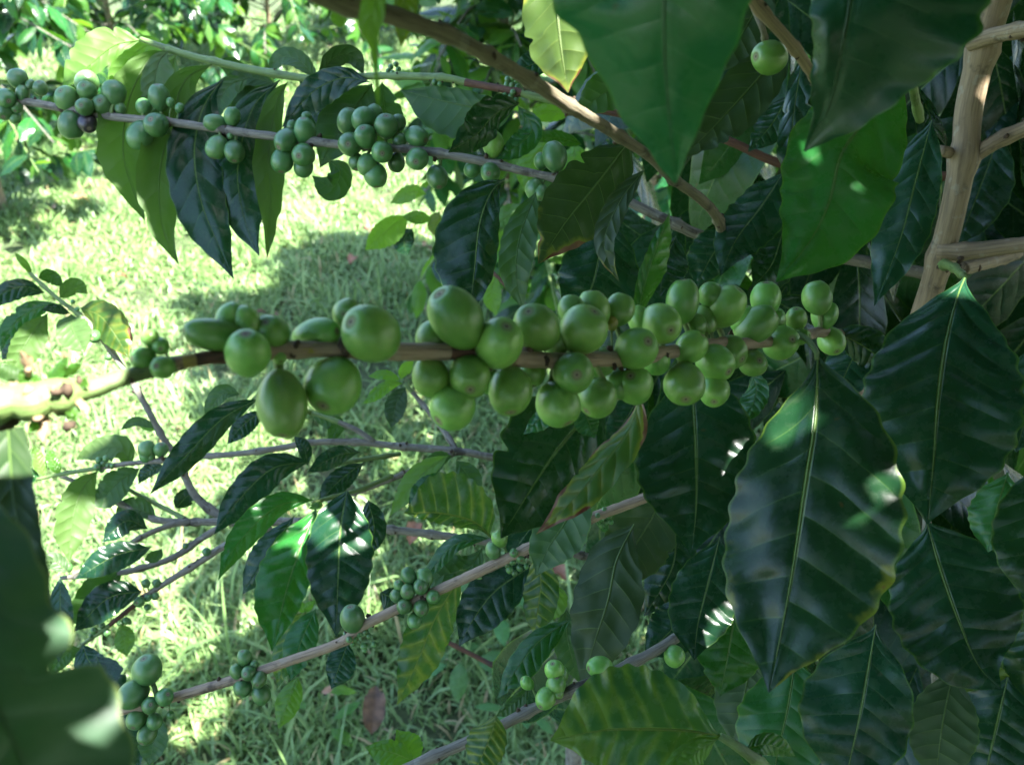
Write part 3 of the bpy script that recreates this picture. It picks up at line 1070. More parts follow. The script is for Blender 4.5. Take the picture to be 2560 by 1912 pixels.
cherries(MB, [
    (532, 837, 46, dict(e=1.45, nv=(-.92, -.1), z=.1)), (576, 797, 35, dict(z=-.7)), (615, 803, 34, dict(z=-.2)), (680, 833, 42, dict(nv=(-.15, -.55), z=-.2)),
    (619, 884, 54, dict(nv=(.1, -.75))), (377, 846, 21), (402, 865, 22, dict(nv=(.3, .3))), (358, 897, 28, dict(nv=(-.7, 0))), (407, 918, 29, dict(nv=(-.1, -.1))),
    (704, 1012, 64, dict(e=1.22, nv=(.1, .95), z=.3)), (831, 964, 66, dict(nv=(-.2, .7), z=.2)), (792, 835, 44, dict(e=1.35, nv=(.9, -.1), z=-.9)), (869, 784, 35, dict(z=-1.2, nv=(-.1, .1))),
    (699, 893, 17), (925, 838, 69, dict(nv=(-.5, -.38), z=1.0)), (1140, 794, 67, dict(nv=(-.5, -.72), z=.5)), (1081, 842, 38, dict(z=-1.1)),
    (1248, 860, 59, dict(nv=(.28, -.6), z=1.1)), (1342, 818, 56, dict(nv=(-.35, -.58), z=.1)), (1428, 772, 32, dict(z=-1)), (1483, 776, 42, dict(z=-.8)),
    (1460, 824, 56, dict(nv=(.4, -.72), z=.5, e=1.03)), (1549, 774, 37, dict(z=-.4)), (1530, 808, 15, dict(m='cherryyellow', z=-.6)),
    (1077, 943, 45, dict(z=-.5)), (1172, 941, 50, dict(nv=(.1, .6), z=.6)), (1130, 1018, 54, dict(nv=(-.6, .6), z=.1)), (1274, 976, 54, dict(nv=(.05, .92), z=.2)),
    (1436, 932, 50, dict(nv=(.05, .1), z=1.0)), (1396, 1012, 52, dict(nv=(.42, .82), z=.1)), (1492, 994, 46, dict(nv=(-.6, .72), z=-.1)), (1591, 872, 50, dict(nv=(.38, -.28), z=1.0)),
    (1586, 964, 45, dict(nv=(-.3, -.5), z=-.2)), (1651, 808, 50, dict(nv=(.3, .35), z=.5)), (1706, 751, 43, dict(e=1.18, nv=(0, -.98), z=.1)), (1710, 961, 49, dict(nv=(-.05, .68), z=.6)),
    (1776, 737, 29, dict(z=-.6)), (1815, 766, 46, dict(nv=(.55, -.72), z=.3)), (1914, 748, 37, dict(nv=(-.05, -.95))), (1738, 812, 27, dict(z=-.7)),
    (1728, 868, 37, dict(nv=(.62, -.68), z=.9)), (1892, 814, 45, dict(e=1.22, nv=(.78, -.55), z=.3)), (1826, 882, 41, dict(nv=(.55, .4), z=.1)), (1788, 905, 44, dict(nv=(.55, .5), z=.8)),
    (1783, 976, 38, dict(nv=(-.1, .68), z=.2)), (1881, 909, 33, dict(nv=(.25, -.2))), (1953, 858, 42, dict(e=1.15, nv=(.3, -.15), z=.5)), (2000, 841, 21, dict(nv=(.8, -.1), z=.9)),
    (1640, 905, 34, dict(z=-.8)), (1500, 905, 36, dict(z=-1.2)), (1330, 930, 34, dict(z=-1)), (1860, 800, 34, dict(z=-1)), (1760, 800, 32, dict(z=-1.2)), (1600, 800, 30, dict(z=-1.3)), (1395, 850, 34, dict(z=-1.2)), (1545, 960, 34, dict(z=-1.1)), (1935, 800, 28, dict(z=-1)), (1225, 950, 32, dict(z=-1.2)),
    (2043, 744, 36), (2061, 787, 32), (1990, 797, 27), (2079, 852, 33, dict(nv=(.1, .7)))])
# torn bark window on the branch
i = int(np.argmin(((MB.px - np.array([775, 876])) ** 2).sum(1)))
ax_ = unit(MB.pos[i + 6] - MB.pos[i - 6])
fr_ = frame(ax_, -FWD)
V, Fc = blob(np.zeros(3), 1.0, 5, (1, 1, 1), 12, 8)
V = V * np.array([MB.rad[i] * .62, MB.rad[i] * 1.9, MB.rad[i] * .42]) @ fr_.T + MB.pos[i] - FWD * MB.rad[i] * .72
MB.mats = MB.mats[:]
MB.g.add(V, Fc, None, 2)
finish(MB); place_cherries(MB)

# broken growing tip of the main branch: dead stipules and buds in the sun
tip = Geo()
rr = np.random.default_rng(4)
for q in range(13):
    x, y = 0 + 190 * rr.random(), 1000 + 40 * rr.normal()
    d = .229 + abs(rr.normal()) * .004
    V, Fc = blob(P(x, y, d), rr.uniform(7, 17) * d / F, int(rr.integers(1e6)), (1.2, 1, .8), 7, 5)
    tip.add(V, Fc, None, int(rr.choice([0, 1, 1, 2])))
o = tip.build('shoot_tip', [M['young'], M['tipbit'], M['debris']], MB.obj)
o['label'] = 'broken sunlit shoot tip with dead brown stipules'
for (x, y, dx, dy, w_, m) in ((110, 960, 60, -70, 16, 'young'), (150, 950, 55, -45, 13, 'young'), (70, 950, -20, -75, 14, 'tipbit'), (120, 985, -110, -70, 22, 'young'), (90, 1000, -110, 20, 24, 'tipbit'),
                             (130, 1010, -60, 75, 18, 'young'), (160, 1000, 40, 60, 15, 'young'), (180, 985, 45, 45, 9, 'tipbit'), (60, 1010, -70, 70, 20, 'debris'), (150, 940, 10, -65, 8, 'tipbit'),
                             (60, 960, -80, -50, 22, 'pale'), (110, 1015, 0, 95, 14, 'tipbit'), (190, 965, 25, -20, 12, 'young')):
    leaf(MB.obj, [(x, y), (x + dx * .5 + 6, y + dy * .55), (x + dx, y + dy)], w_, [.236, .236 - .006 * rr.random()], m, roll=rr.uniform(-.7, .7), fold=.5, wave=.4, nt=16, nu=4, name='stipule')

# leaves hanging from the tip, close to the lens
leaf(MB.obj, [(20, 1075), (35, 1250), (70, 1420), (118, 1590)], (50, 75), [.225, .20], 'olive', roll=.25, under=True, fold=.05, corr=.01, prof=[(0, .75, .75), (.15, .95, .95), (.4, 1, 1), (.7, .9, .9), (.9, .55, .5), (1, .02, .02)])
NOTCH = [(0, .05, .05), (.08, .4, .5), (.15, .62, .8), (.225, .77, 1), (.30, .84, 1), (.40, .81, 1), (.46, .86, 1), (.50, .90, 1), (.527, .84, 1), (.543, .56, 1), (.562, .50, 1), (.578, .82, 1), (.60, 1.02, 1),
         (.64, 1.04, .98), (.72, .99, .92), (.80, .96, .8), (.9, .65, .5), (.97, .15, .15), (1, .01, .01)]
leaf(MB.obj, [(-230, 1100), (-170, 1350), (-60, 1640), (80, 1960), (180, 2250)], (250, 190), [.170, .155, .150], 'rim', roll=-.12, fold=.05, prof=NOTCH, nt=200, corr=.03,
     wave=.05, label='large blurred leaf close to the lens with a bite out of its edge')

# --- upper fruiting branch
UB = branch(FB, [(-60, 238, .66, 20), (68, 254, .65, 20), (170, 274, .645, 20), (297, 292, .64, 20), (424, 305, .63, 20), (551, 322, .62, 20), (678, 339, .61, 21), (847, 360, .60, 21), (977, 369, .59, 21),
                 (1096, 381, .585, 22), (1210, 402, .58, 22), (1308, 424, .575, 21), (1388, 441, .57, 21), (1500, 472, .57, 22), (1587, 508, .57, 24), (1690, 553, .57, 26), (1790, 592, .58, 28), (2100, 640, .62, 30), (2350, 690, .63, 30)],
            'barkgrey', node_px=[(40, 250), (190, 278), (415, 305), (580, 326), (790, 352), (930, 366), (1100, 381), (1260, 412), (1400, 442), (1700, 556)], step=0.003, bump=.3)
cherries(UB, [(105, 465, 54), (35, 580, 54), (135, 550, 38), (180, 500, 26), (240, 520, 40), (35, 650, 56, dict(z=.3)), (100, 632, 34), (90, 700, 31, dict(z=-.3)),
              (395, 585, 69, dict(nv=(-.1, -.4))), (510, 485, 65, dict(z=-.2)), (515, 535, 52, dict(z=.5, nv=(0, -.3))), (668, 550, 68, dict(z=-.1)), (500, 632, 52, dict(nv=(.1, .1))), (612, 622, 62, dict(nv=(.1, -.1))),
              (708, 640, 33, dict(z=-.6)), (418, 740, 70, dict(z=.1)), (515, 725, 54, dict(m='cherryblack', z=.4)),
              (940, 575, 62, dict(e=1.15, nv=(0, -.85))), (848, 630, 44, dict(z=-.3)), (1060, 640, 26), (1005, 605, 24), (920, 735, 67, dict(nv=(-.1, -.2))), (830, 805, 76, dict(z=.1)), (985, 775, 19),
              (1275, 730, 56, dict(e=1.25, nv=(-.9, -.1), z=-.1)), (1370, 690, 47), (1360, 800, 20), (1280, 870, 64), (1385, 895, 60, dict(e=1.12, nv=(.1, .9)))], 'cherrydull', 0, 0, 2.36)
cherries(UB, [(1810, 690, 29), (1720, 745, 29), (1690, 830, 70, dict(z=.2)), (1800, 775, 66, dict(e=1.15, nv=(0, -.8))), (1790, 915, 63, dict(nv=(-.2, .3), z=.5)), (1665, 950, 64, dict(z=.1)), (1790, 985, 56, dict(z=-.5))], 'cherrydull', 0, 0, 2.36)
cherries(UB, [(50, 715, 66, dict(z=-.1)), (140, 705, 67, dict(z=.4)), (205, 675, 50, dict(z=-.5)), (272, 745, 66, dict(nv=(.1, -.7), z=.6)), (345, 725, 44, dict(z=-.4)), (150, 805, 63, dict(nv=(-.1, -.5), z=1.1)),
              (60, 848, 70, dict(z=.9)), (250, 895, 61, dict(z=1.0)), (165, 975, 59, dict(z=.7)), (208, 1035, 66, dict(z=.3)), (350, 830, 42, dict(z=-.2)), (100, 958, 46, dict(z=0)), (330, 960, 50, dict(z=-1.2)),
              (455, 810, 62, dict(e=1.15, nv=(.75, .4), z=0)), (455, 940, 66, dict(nv=(0, .4), z=.9)), (572, 1045, 60, dict(e=1.15, nv=(.2, .9))), (780, 1000, 46, dict(z=-1)),
              (905, 855, 62, dict(e=1.2, nv=(0, -.9), m='cherry')), (886, 1018, 58, dict(nv=(-.1, .3))), (1265, 925, 74, dict(z=-.2)), (1190, 950, 45, dict(z=-.5)), (1150, 1120, 56, dict(z=-.2)), (1188, 1138, 42, dict(z=.2)), (1560, 1250, 48)], 'cherrydull', 850, 0, 2.36)
finish(UB); place_cherries(UB)

# --- knotty olive branch crossing the top, near the lens at its left end
DB = branch(FB, [(760, -40, .22, 66), (850, 2, .232, 60), (1032, 62, .25, 44), (1110, 86, .262, 40), (1210, 134, .28, 38), (1325, 193, .31, 36), (1422, 256, .335, 34), (1549, 337, .37, 29), (1634, 398, .40, 26), (1685, 449, .42, 26),
                 (1757, 506, .45, 26), (1796, 551, .48, 25), (1806, 600, .50, 24), (1812, 650, .51, 18)], 'barkdiag',
            node_px=[(880, 10), (1110, 86), (1205, 140), (1325, 193), (1425, 258), (1555, 340), (1685, 449), (1800, 552)], step=0.0022, ns=14, bump=.32)
finish(DB)
# dark side twig and tan twig at the top
b = branch(FB, [(1860, -30, .30, 32), (1905, 30, .31, 30), (1978, 116, .33, 28), (2040, 200, .36, 26)], 'trunk', spacing=.03); finish(b)
b = branch(FB, [(1885, 20, .36, 18), (1905, 70, .36, 16), (1912, 100, .37, 14)], 'barkgrey'); cherries(b, [(1924, 144, 40, dict(nv=(-.9, .1), z=.2))]); finish(b); place_cherries(b)

# --- green leafy sprig, upper left
GS = branch(FB, [(352, 98, .67, 12), (424, 123, .665, 16), (538, 157, .66, 18), (678, 186, .65, 20), (805, 203, .64, 18), (947, 195, .62, 18), (1104, 199, .60, 19), (1164, 210, .595, 19), (1274, 229, .585, 19),
                 (1380, 254, .58, 18), (1549, 284, .58, 18), (1604, 301, .58, 18), (1779, 339, .58, 22), (1838, 360, .58, 22), (1957, 411, .585, 22), (2150, 440, .59, 24), (2400, 440, .58, 24)],
            segs=[(1160, 'green'), (1300, 'redbrown'), (1420, 'green'), (3000, 'redbrown')], node_px=[(424, 123), (538, 157), (680, 186), (990, 195), (1104, 199), (1285, 232), (1779, 339)], bump=.3)
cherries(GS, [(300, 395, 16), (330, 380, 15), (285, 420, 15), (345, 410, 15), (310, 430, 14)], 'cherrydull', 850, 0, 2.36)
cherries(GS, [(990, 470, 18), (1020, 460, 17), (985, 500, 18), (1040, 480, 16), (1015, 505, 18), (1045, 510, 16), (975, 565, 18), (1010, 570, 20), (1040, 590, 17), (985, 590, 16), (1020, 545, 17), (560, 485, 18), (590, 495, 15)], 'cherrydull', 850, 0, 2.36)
finish(GS); place_cherries(GS)
g_ = GS.obj
leaf(g_, [(352, 100), (285, 115), (222, 165), (155, 222)], (26, 62), [.67, .66], 'young', roll=.45, under=True, fold=-.1, wave=.05, label='bright yellow-green leaf lit from behind')
leaf(g_, [(415, 127), (372, 150), (322, 254), (308, 381), (336, 487), (362, 552)], (58, 64), [.665, .65], 'pale', roll=-.35, under=True, wave=.12)
leaf(g_, [(420, 128), (395, 160), (384, 240), (400, 320)], (48, 30), [.66, .65], 'pale', roll=.4, under=True)
leaf(g_, [(424, 123), (365, 115), (310, 165), (270, 235)], (34, 30), [.69, .70], 'young', roll=.3, under=True)
leaf(g_, [(530, 161), (462, 203), (425, 318), (398, 445), (407, 572), (447, 662)], (54, 58), [.655, .64], 'pale', roll=-.3, under=True, wave=.12)
leaf(g_, [(440, 135), (415, 200), (380, 280), (345, 380)], (52, 48), [.68, .68], 'pale', roll=.3, under=True)
leaf(g_, [(680, 190), (640, 230), (610, 300), (560, 330)], (40, 44), [.67, .68], 'mid', roll=.3, under=True)
leaf(g_, [(800, 205), (770, 260), (740, 340), (700, 400)], (46, 40), [.67, .68], 'dark', roll=.3)
leaf(g_, [(870, 200), (885, 270), (930, 335)], (42, 40), [.66, .66], 'pale', roll=.3, under=True)
leaf(g_, [(745, 195), (790, 240), (840, 310), (862, 385)], (46, 44), [.66, .655], 'dark', roll=.2)
leaf(g_, [(538, 157), (585, 180), (600, 230), (570, 300)], (38, 30), [.67, .68], 'mid', under=True, roll=.4)
leaf(g_, [(560, 195), (508, 270), (486, 381), (504, 508), (547, 614), (584, 697)], (64, 70), [.645, .62], 'dark', roll=.15, fold=.08, corr=.045)
leaf(g_, [(700, 200), (630, 275), (594, 424), (612, 551), (648, 640)], (64, 60), [.645, .625], 'dark', roll=.25, fold=.12, corr=.03)
leaf(g_, [(720, 205), (694, 250), (672, 370), (676, 500), (668, 645)], (32, 40), [.64, .615], 'pale', roll=-.5, under=True, wave=.16)
leaf(g_, [(620, 195), (572, 215), (548, 260), (540, 310)], (30, 26), [.65, .64], 'mid', roll=.5, under=True)
leaf(g_, [(795, 200), (745, 150), (700, 145), (672, 190)], (24, 22), [.65, .66], 'mid', roll=.6, under=True)
leaf(g_, [(790, 203), (835, 145), (880, 140), (912, 190)], (26, 24), [.63, .64], 'dark', roll=.5, under=True)
leaf(g_, [(925, 205), (860, 195), (785, 228), (705, 318)], (46, 36), [.62, .635], 'dark', roll=.2, fold=.1)
leaf(g_, [(930, 210), (900, 250), (850, 320), (800, 420)], (60, 58), [.64, .65], 'mid', roll=.3, under=True)
leaf(g_, [(955, 205), (960, 260), (965, 330), (905, 380)], (44, 48), [.65, .66], 'mid', under=True)
leaf(g_, [(690, 210), (630, 195), (600, 200), (560, 235)], (20, 28), [.66, .67], 'mid', roll=.3, under=True)
leaf(g_, [(820, 400), (850, 430), (830, 470), (780, 440)], (34, 30), [.67, .67], 'mid', under=True)
leaf(g_, [(1296, 262), (1210, 270), (1120, 255), (1000, 226)], (82, 38), [.585, .62], 'mid', roll=.2, under=True, fold=-.08, corr=.03)
leaf(g_, [(1300, 258), (1240, 285), (1190, 338), (1120, 382)], (40, 50), [.58, .56], 'dark', roll=-.35, fold=.2, wave=.14)
leaf(g_, [(1295, 265), (1330, 320), (1300, 360), (1230, 400)], (30, 32), [.58, .58], 'mid', roll=.3)

# --- lower fruiting branch
LB = branch(FB, [(200, 1808, .49, 24), (284, 1782, .49, 24), (420, 1748, .49, 24), (585, 1700, .49, 25), (720, 1652, .49, 25), (860, 1601, .49, 25), (914, 1561, .49, 26), (1087, 1481, .49, 26), (1274, 1396, .49, 27), (1329, 1370, .49, 27),
                 (1464, 1304, .49, 27), (1613, 1248, .495, 26), (1850, 1150, .51, 28), (2150, 980, .56, 30), (2310, 860, .60, 30)], 'bark',
            node_px=[(350, 1768), (610, 1690), (880, 1585), (1070, 1488), (1320, 1372), (1480, 1298)], bump=.25, step=.003)
LB.segs = None
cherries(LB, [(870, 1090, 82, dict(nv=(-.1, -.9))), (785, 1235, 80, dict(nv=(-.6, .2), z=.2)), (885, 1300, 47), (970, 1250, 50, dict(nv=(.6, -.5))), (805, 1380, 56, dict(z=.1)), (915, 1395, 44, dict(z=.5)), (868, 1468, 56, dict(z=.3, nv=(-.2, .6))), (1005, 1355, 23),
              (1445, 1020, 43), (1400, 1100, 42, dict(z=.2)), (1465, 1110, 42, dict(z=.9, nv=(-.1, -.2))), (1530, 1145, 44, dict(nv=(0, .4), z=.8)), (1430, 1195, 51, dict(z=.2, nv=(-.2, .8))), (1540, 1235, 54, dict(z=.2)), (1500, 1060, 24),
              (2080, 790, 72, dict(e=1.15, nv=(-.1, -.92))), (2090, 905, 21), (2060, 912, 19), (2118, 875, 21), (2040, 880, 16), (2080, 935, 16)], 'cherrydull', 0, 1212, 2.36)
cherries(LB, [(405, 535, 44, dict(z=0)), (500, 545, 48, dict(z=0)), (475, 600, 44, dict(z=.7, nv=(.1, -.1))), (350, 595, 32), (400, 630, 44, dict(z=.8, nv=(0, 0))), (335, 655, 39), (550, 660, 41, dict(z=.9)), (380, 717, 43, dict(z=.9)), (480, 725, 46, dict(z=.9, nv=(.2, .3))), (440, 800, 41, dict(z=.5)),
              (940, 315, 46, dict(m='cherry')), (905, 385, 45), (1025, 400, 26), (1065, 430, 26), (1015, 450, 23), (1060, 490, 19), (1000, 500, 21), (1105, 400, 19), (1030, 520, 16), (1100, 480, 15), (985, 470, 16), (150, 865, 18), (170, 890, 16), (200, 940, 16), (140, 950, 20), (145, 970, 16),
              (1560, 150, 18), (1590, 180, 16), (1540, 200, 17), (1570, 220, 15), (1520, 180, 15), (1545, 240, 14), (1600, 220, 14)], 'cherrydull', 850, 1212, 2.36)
finish(LB); place_cherries(LB)

# --- second lower branch, bottom
L2 = branch(FB, [(900, 1980, .42, 28), (1049, 1908, .425, 28), (1189, 1849, .43, 27), (1316, 1785, .435, 27), (1443, 1726, .44, 27), (1570, 1664, .45, 26), (1680, 1602, .46, 26), (1850, 1480, .50, 28), (2200, 1200, .60, 30)], 'barkgrey',
            node_px=[(1080, 1895), (1310, 1788), (1440, 1727), (1575, 1662)], bump=.3)
cherries(L2, [(1265, 1092, 56, dict(z=.2, nv=(-.2, -.8))), (1275, 1182, 58, dict(z=.4)), (1215, 1258, 58, dict(z=.7, nv=(-.5, .5))), (1305, 1115, 42, dict(z=-.5)), (1530, 1075, 63, dict(e=1.15, nv=(-.9, 0))), (1105, 1168, 38, dict(z=-.5)), (1975, 1010, 58, dict(z=.5)), (1290, 1230, 30)], 'cherry', 850, 1212, 2.36)
finish(L2); place_cherries(L2)

# ----- the large leaves (base to tip)
m_ = MB.obj
leaf(m_, [(2043, 884), (2042, 981), (2034, 1080), (2016, 1193), (1985, 1403), (1957, 1559), (1937, 1657), (1922, 1730)], (232, 186), [.375, .36, .345], 'blotch', roll=.22, fold=.10, wave=.028, corr=.03, arch=.03,
     pet=(2000, 838, .41), nt=110, nu=16, label='largest leaf, dark with pale brown torn patches near its tip')
leaf(m_, [(1725, 925), (1734, 1011), (1741, 1151), (1740, 1278), (1728, 1385)], (150, 150), [.41, .385], 'dark', roll=-.1, fold=.06, wave=.04, nt=90, nu=14, corr=.03)
leaf(m_, [(1510, 985), (1443, 1066), (1375, 1151), (1295, 1275), (1252, 1345)], (122, 138), [.40, .37], 'dark', roll=-.25, fold=.05, wave=.04, nt=90, nu=14, corr=.02)
leaf(m_, [(1600, 985), (1575, 1070), (1500, 1170), (1420, 1262), (1340, 1335)], (46, 46), [.385, .37], 'burnt', roll=.55, fold=.25, wave=.12, nt=90, nu=14, label='yellowing leaf with red-brown burnt patches')
leaf(m_, [(1420, 1000), (1370, 1030), (1308, 1086)], (30, 22), [.37, .37], 'mid', roll=.3)
leaf(m_, [(1455, 1010), (1470, 1050), (1488, 1096)], (30, 34), [.375, .375], 'mid', roll=-.3, fold=.4)
leaf(m_, [(1610, 965), (1570, 1040), (1515, 1120)], (42, 42), [.44, .43], 'dark')
leaf(m_, [(2170, 830), (2120, 920), (2080, 1020)], (60, 60), [.47, .45], 'dark', roll=.3)
leaf(m_, [(2085, 835), (2130, 850), (2190, 890), (2230, 960)], (50, 46), [.46, .45], 'dark', roll=.2)
leaf(m_, [(1880, 930), (1890, 985), (1860, 1060)], (30, 36), [.43, .42], 'mid', roll=.4)
t_ = branch(FB, [(2346, 660, .60, 26), (2380, 665, .56, 22), (2412, 690, .50, 18)], 'green'); finish(t_)
leaf(t_.obj, [(2412, 694), (2390, 753), (2364, 863), (2345, 1003), (2334, 1151), (2318, 1310)], (190, 180), [.44, .42, .41], 'dark', roll=.08, fold=.10, wave=.05, corr=.05, nt=100, nu=14)
# sprig carrying the lower right leaves
t2 = branch(FB, [(2300, 900, .64, 26), (2330, 1150, .56, 22), (2320, 1300, .52, 20), (2330, 1500, .54, 18), (2340, 1640, .56, 16), (2330, 1850, .58, 16)], 'barkgrey'); finish(t2)
o = t2.obj
leaf(o, [(2317, 1305), (2352, 1424), (2397, 1551), (2445, 1661), (2503, 1724)], (165, 150), [.49, .46], 'dark', roll=-.12, fold=.10, corr=.045, nt=80, nu=12)
leaf(o, [(2190, 1560), (2170, 1680), (2150, 1790), (2105, 1985)], (125, 145), [.43, .42], 'dark', roll=-.1, fold=.12, nt=80, nu=12, wave=.12, corr=.012)
leaf(o, [(1990, 1640), (1968, 1776), (1942, 1890), (1930, 1990)], (112, 118), [.45, .44], 'mid', roll=.1, fold=.1, nt=80, nu=12, wave=.09)
leaf(o, [(2385, 1670), (2358, 1800), (2338, 1960)], (82, 78), [.50, .49], 'dark', roll=-.2, under=True)
leaf(o, [(2520, 1690), (2490, 1820), (2450, 1990)], (120, 130), [.53, .52], 'dark', roll=.15)
leaf(o, [(2420, 1640), (2440, 1700), (2455, 1760)], (75, 80), [.54, .54], 'yellow', under=True)
leaf(o, [(2640, 1130), (2610, 1300), (2580, 1520)], (80, 110), [.44, .43], 'dark', roll=-.1)
leaf(o, [(2520, 1180), (2490, 1280), (2470, 1380)], (70, 65), [.48, .47], 'mid', roll=.3)
leaf(o, [(2600, 860), (2580, 980), (2540, 1130)], (90, 85), [.52, .5], 'dark', roll=.2)
leaf(o, [(2590, 1480), (2600, 1640), (2570, 1780)], (90, 90), [.55, .55], 'dark', roll=.2)
leaf(o, [(1800, 1340), (1775, 1440), (1745, 1560), (1735, 1650)], (84, 84), [.46, .44], 'dark', roll=-.1, corr=.03)
leaf(o, [(1840, 1480), (1830, 1580), (1800, 1740)], (90, 80), [.55, .54], 'mid', roll=-.2)
leaf(o, [(1730, 1480), (1690, 1560), (1610, 1640)], (62, 62), [.54, .53], 'dark', roll=.2)
leaf(o, [(1880, 1640), (1860, 1740), (1830, 1860)], (70, 70), [.56, .55], 'dark', roll=.2, under=True)
# yellow-green variegated leaf at the bottom, on its own thick green stalk
bs = branch(FB, [(1800, 1838, .385, 20), (1850, 1868, .385, 26), (1900, 1905, .39, 30), (1990, 1980, .40, 32)], 'green', spacing=.05, label='fresh green shoot'); finish(bs)
leaf(bs.obj, [(1802, 1838), (1714, 1826), (1610, 1822), (1500, 1826), (1376, 1850)], (118, 152), [.385, .375], 'mottled', roll=-.1, fold=.10, wave=.09, corr=.022, nt=100, nu=14, label='glossy leaf mottled yellow and green')
leaf(bs.obj, [(1800, 1845), (1735, 1862), (1680, 1905), (1640, 1960)], (26, 18), [.38, .37], 'young', roll=.3, fold=.3)
leaf(bs.obj, [(1790, 1850), (1740, 1880), (1690, 1930)], (34, 24), [.375, .365], 'young', roll=-.3)
leaf(bs.obj, [(1860, 1875), (1920, 1860), (1990, 1890)], (30, 26), [.39, .4], 'mid')
leaf(L2.obj, [(1240, 1786), (1226, 1840), (1180, 1945)], (46, 56), [.42, .41], 'varieg', roll=.2, fold=.25, wave=.12)
leaf(L2.obj, [(1325, 1718), (1290, 1752), (1240, 1790)], (24, 16), [.44, .44], 'mid', under=True)
sp = branch(FB, [(1080, 1985, .50, 14), (1060, 1930, .51, 14), (1040, 1900, .52, 12)], 'green'); finish(sp)
leaf(sp.obj, [(1040, 1905), (980, 1880), (912, 1866)], (36, 30), [.52, .52], 'young', roll=.3)
leaf(sp.obj, [(1042, 1905), (1010, 1860), (990, 1822)], (20, 40), [.53, .53], 'young', roll=-.3)
leaf(sp.obj, [(1045, 1905), (1060, 1930), (1030, 1960)], (20, 20), [.52, .51], 'young')

# leaves in the lower middle
o = LB.obj
leaf(o, [(1585, 1310), (1542, 1400), (1520, 1500), (1488, 1600), (1452, 1712)], (84, 88), [.51, .50], 'olive', roll=.25, under=True, fold=-.05, wave=.08, corr=.03, nt=80, nu=12)
leaf(o, [(1660, 1230), (1620, 1310), (1560, 1400), (1500, 1440)], (84, 84), [.53, .53], 'dark', roll=-.3, under=True)
leaf(o, [(1690, 1310), (1680, 1420), (1610, 1540)], (60, 60), [.55, .55], 'dark', roll=.2)
leaf(o, [(1335, 1410), (1240, 1475), (1185, 1545), (1148, 1615)], (66, 62), [.52, .51], 'dark', roll=.2, fold=.06, corr=.02)
leaf(o, [(1160, 1430), (1090, 1542), (1045, 1650), (992, 1762)], (58, 56), [.54, .53], 'varieg', roll=-.2, fold=.2, corr=.05, wave=.1)
leaf(o, [(1225, 1345), (1140, 1360), (1080, 1420), (1040, 1455)], (18, 26), [.55, .55], 'mid', roll=.4, fold=.3)
leaf(o, [(1205, 1370), (1170, 1420), (1100, 1440), (1040, 1480)], (34, 44), [.56, .56], 'mid', roll=.3, under=True)
leaf(o, [(1227, 1343), (1185, 1305), (1100, 1283), (1010, 1282)], (28, 104), [.54, .53], 'varieg', roll=-.25, fold=.05, corr=.06, wave=.05, nt=80, nu=12)
leaf(o, [(1340, 1375), (1352, 1450), (1345, 1520), (1335, 1592)], (46, 44), [.51, .51], 'varieg', roll=.3, fold=.15, corr=.05)
leaf(o, [(1440, 1200), (1420, 1290), (1370, 1370), (1340, 1440)], (70, 60), [.47, .46], 'mid', roll=.35, under=True)
leaf(o, [(1430, 1545), (1350, 1600), (1300, 1660), (1244, 1745)], (42, 34), [.47, .46], 'mid', roll=.35, fold=.2)
leaf(o, [(1415, 1520), (1420, 1600), (1450, 1708)], (40, 38), [.54, .53], 'mid', under=True)
leaf(o, [(1390, 1460), (1380, 1500), (1340, 1550)], (40, 40), [.56, .56], 'young', under=True)
leaf(o, [(950, 1480), (985, 1500), (1010, 1545)], (30, 36), [.6, .6], 'dark')

# leaves in the upper middle and at the top right
o = UB.obj
leaf(o, [(1575, 350), (1490, 462), (1418, 551), (1345, 660)], (92, 88), [.44, .43], 'dull', roll=-.2, under=True, fold=-.05, wave=.05, nt=90, nu=14, label='dull green leaf with a burnt brown tip')
leaf(o, [(1262, 448), (1228, 482), (1200, 559), (1186, 678), (1172, 800)], (52, 112), [.48, .46], 'dark', roll=.2, fold=.12, corr=.06, wave=.05, nt=90, nu=14)
leaf(o, [(1530, 545), (1500, 636), (1478, 720), (1430, 815)], (112, 92), [.46, .45], 'dark', roll=.05, fold=.1, corr=.05, nt=80, nu=12)
leaf(o, [(1612, 424), (1552, 500), (1512, 593), (1520, 650), (1548, 704)], (30, 30), [.41, .40], 'dull', roll=.4, under=True, wave=.1)
leaf(o, [(1340, 480), (1300, 590), (1290, 690), (1310, 780)], (46, 44), [.52, .51], 'mid', roll=.3, under=True)
leaf(o, [(1590, 806), (1608, 727), (1636, 636), (1674, 532)], (20, 46), [.37, .36], 'mid', roll=.4, fold=.35, wave=.1)
leaf(o, [(1690, 590), (1660, 660), (1650, 740)], (60, 55), [.50, .49], 'dark', roll=.2)
leaf(o, [(1960, 430), (1900, 520), (1840, 600), (1800, 690)], (70, 66), [.50, .48], 'dark', roll=.2, fold=.15, wave=.1)
leaf(o, [(1960, 570), (1930, 660), (1880, 720)], (60, 60), [.55, .54], 'dark', roll=-.2)
leaf(o, [(1840, 560), (1780, 640), (1740, 720)], (50, 60), [.53, .53], 'dark')
o = DB.obj
leaf(o, [(955, -120), (935, 20), (925, 70), (936, 120), (947, 270)], (30, 34), [.205, .215], 'young', roll=.2, under=True, prof=[(0, .1, .1), (.2, .8, .8), (.4, 1, 1), (.52, .75, .75), (.62, .32, .3), (.75, .2, .2), (.9, .14, .14), (1, .01, .01)], label='blurred pale leaf hanging over the grass with a long thin tip')
leaf(o, [(1010, -80), (1012, 20), (1008, 75), (1002, 118)], (32, 28), [.25, .25], 'yellow', roll=.2)
leaf(o, [(835, 15), (845, 40), (852, 72)], (24, 20), [.26, .26], 'young', under=True)
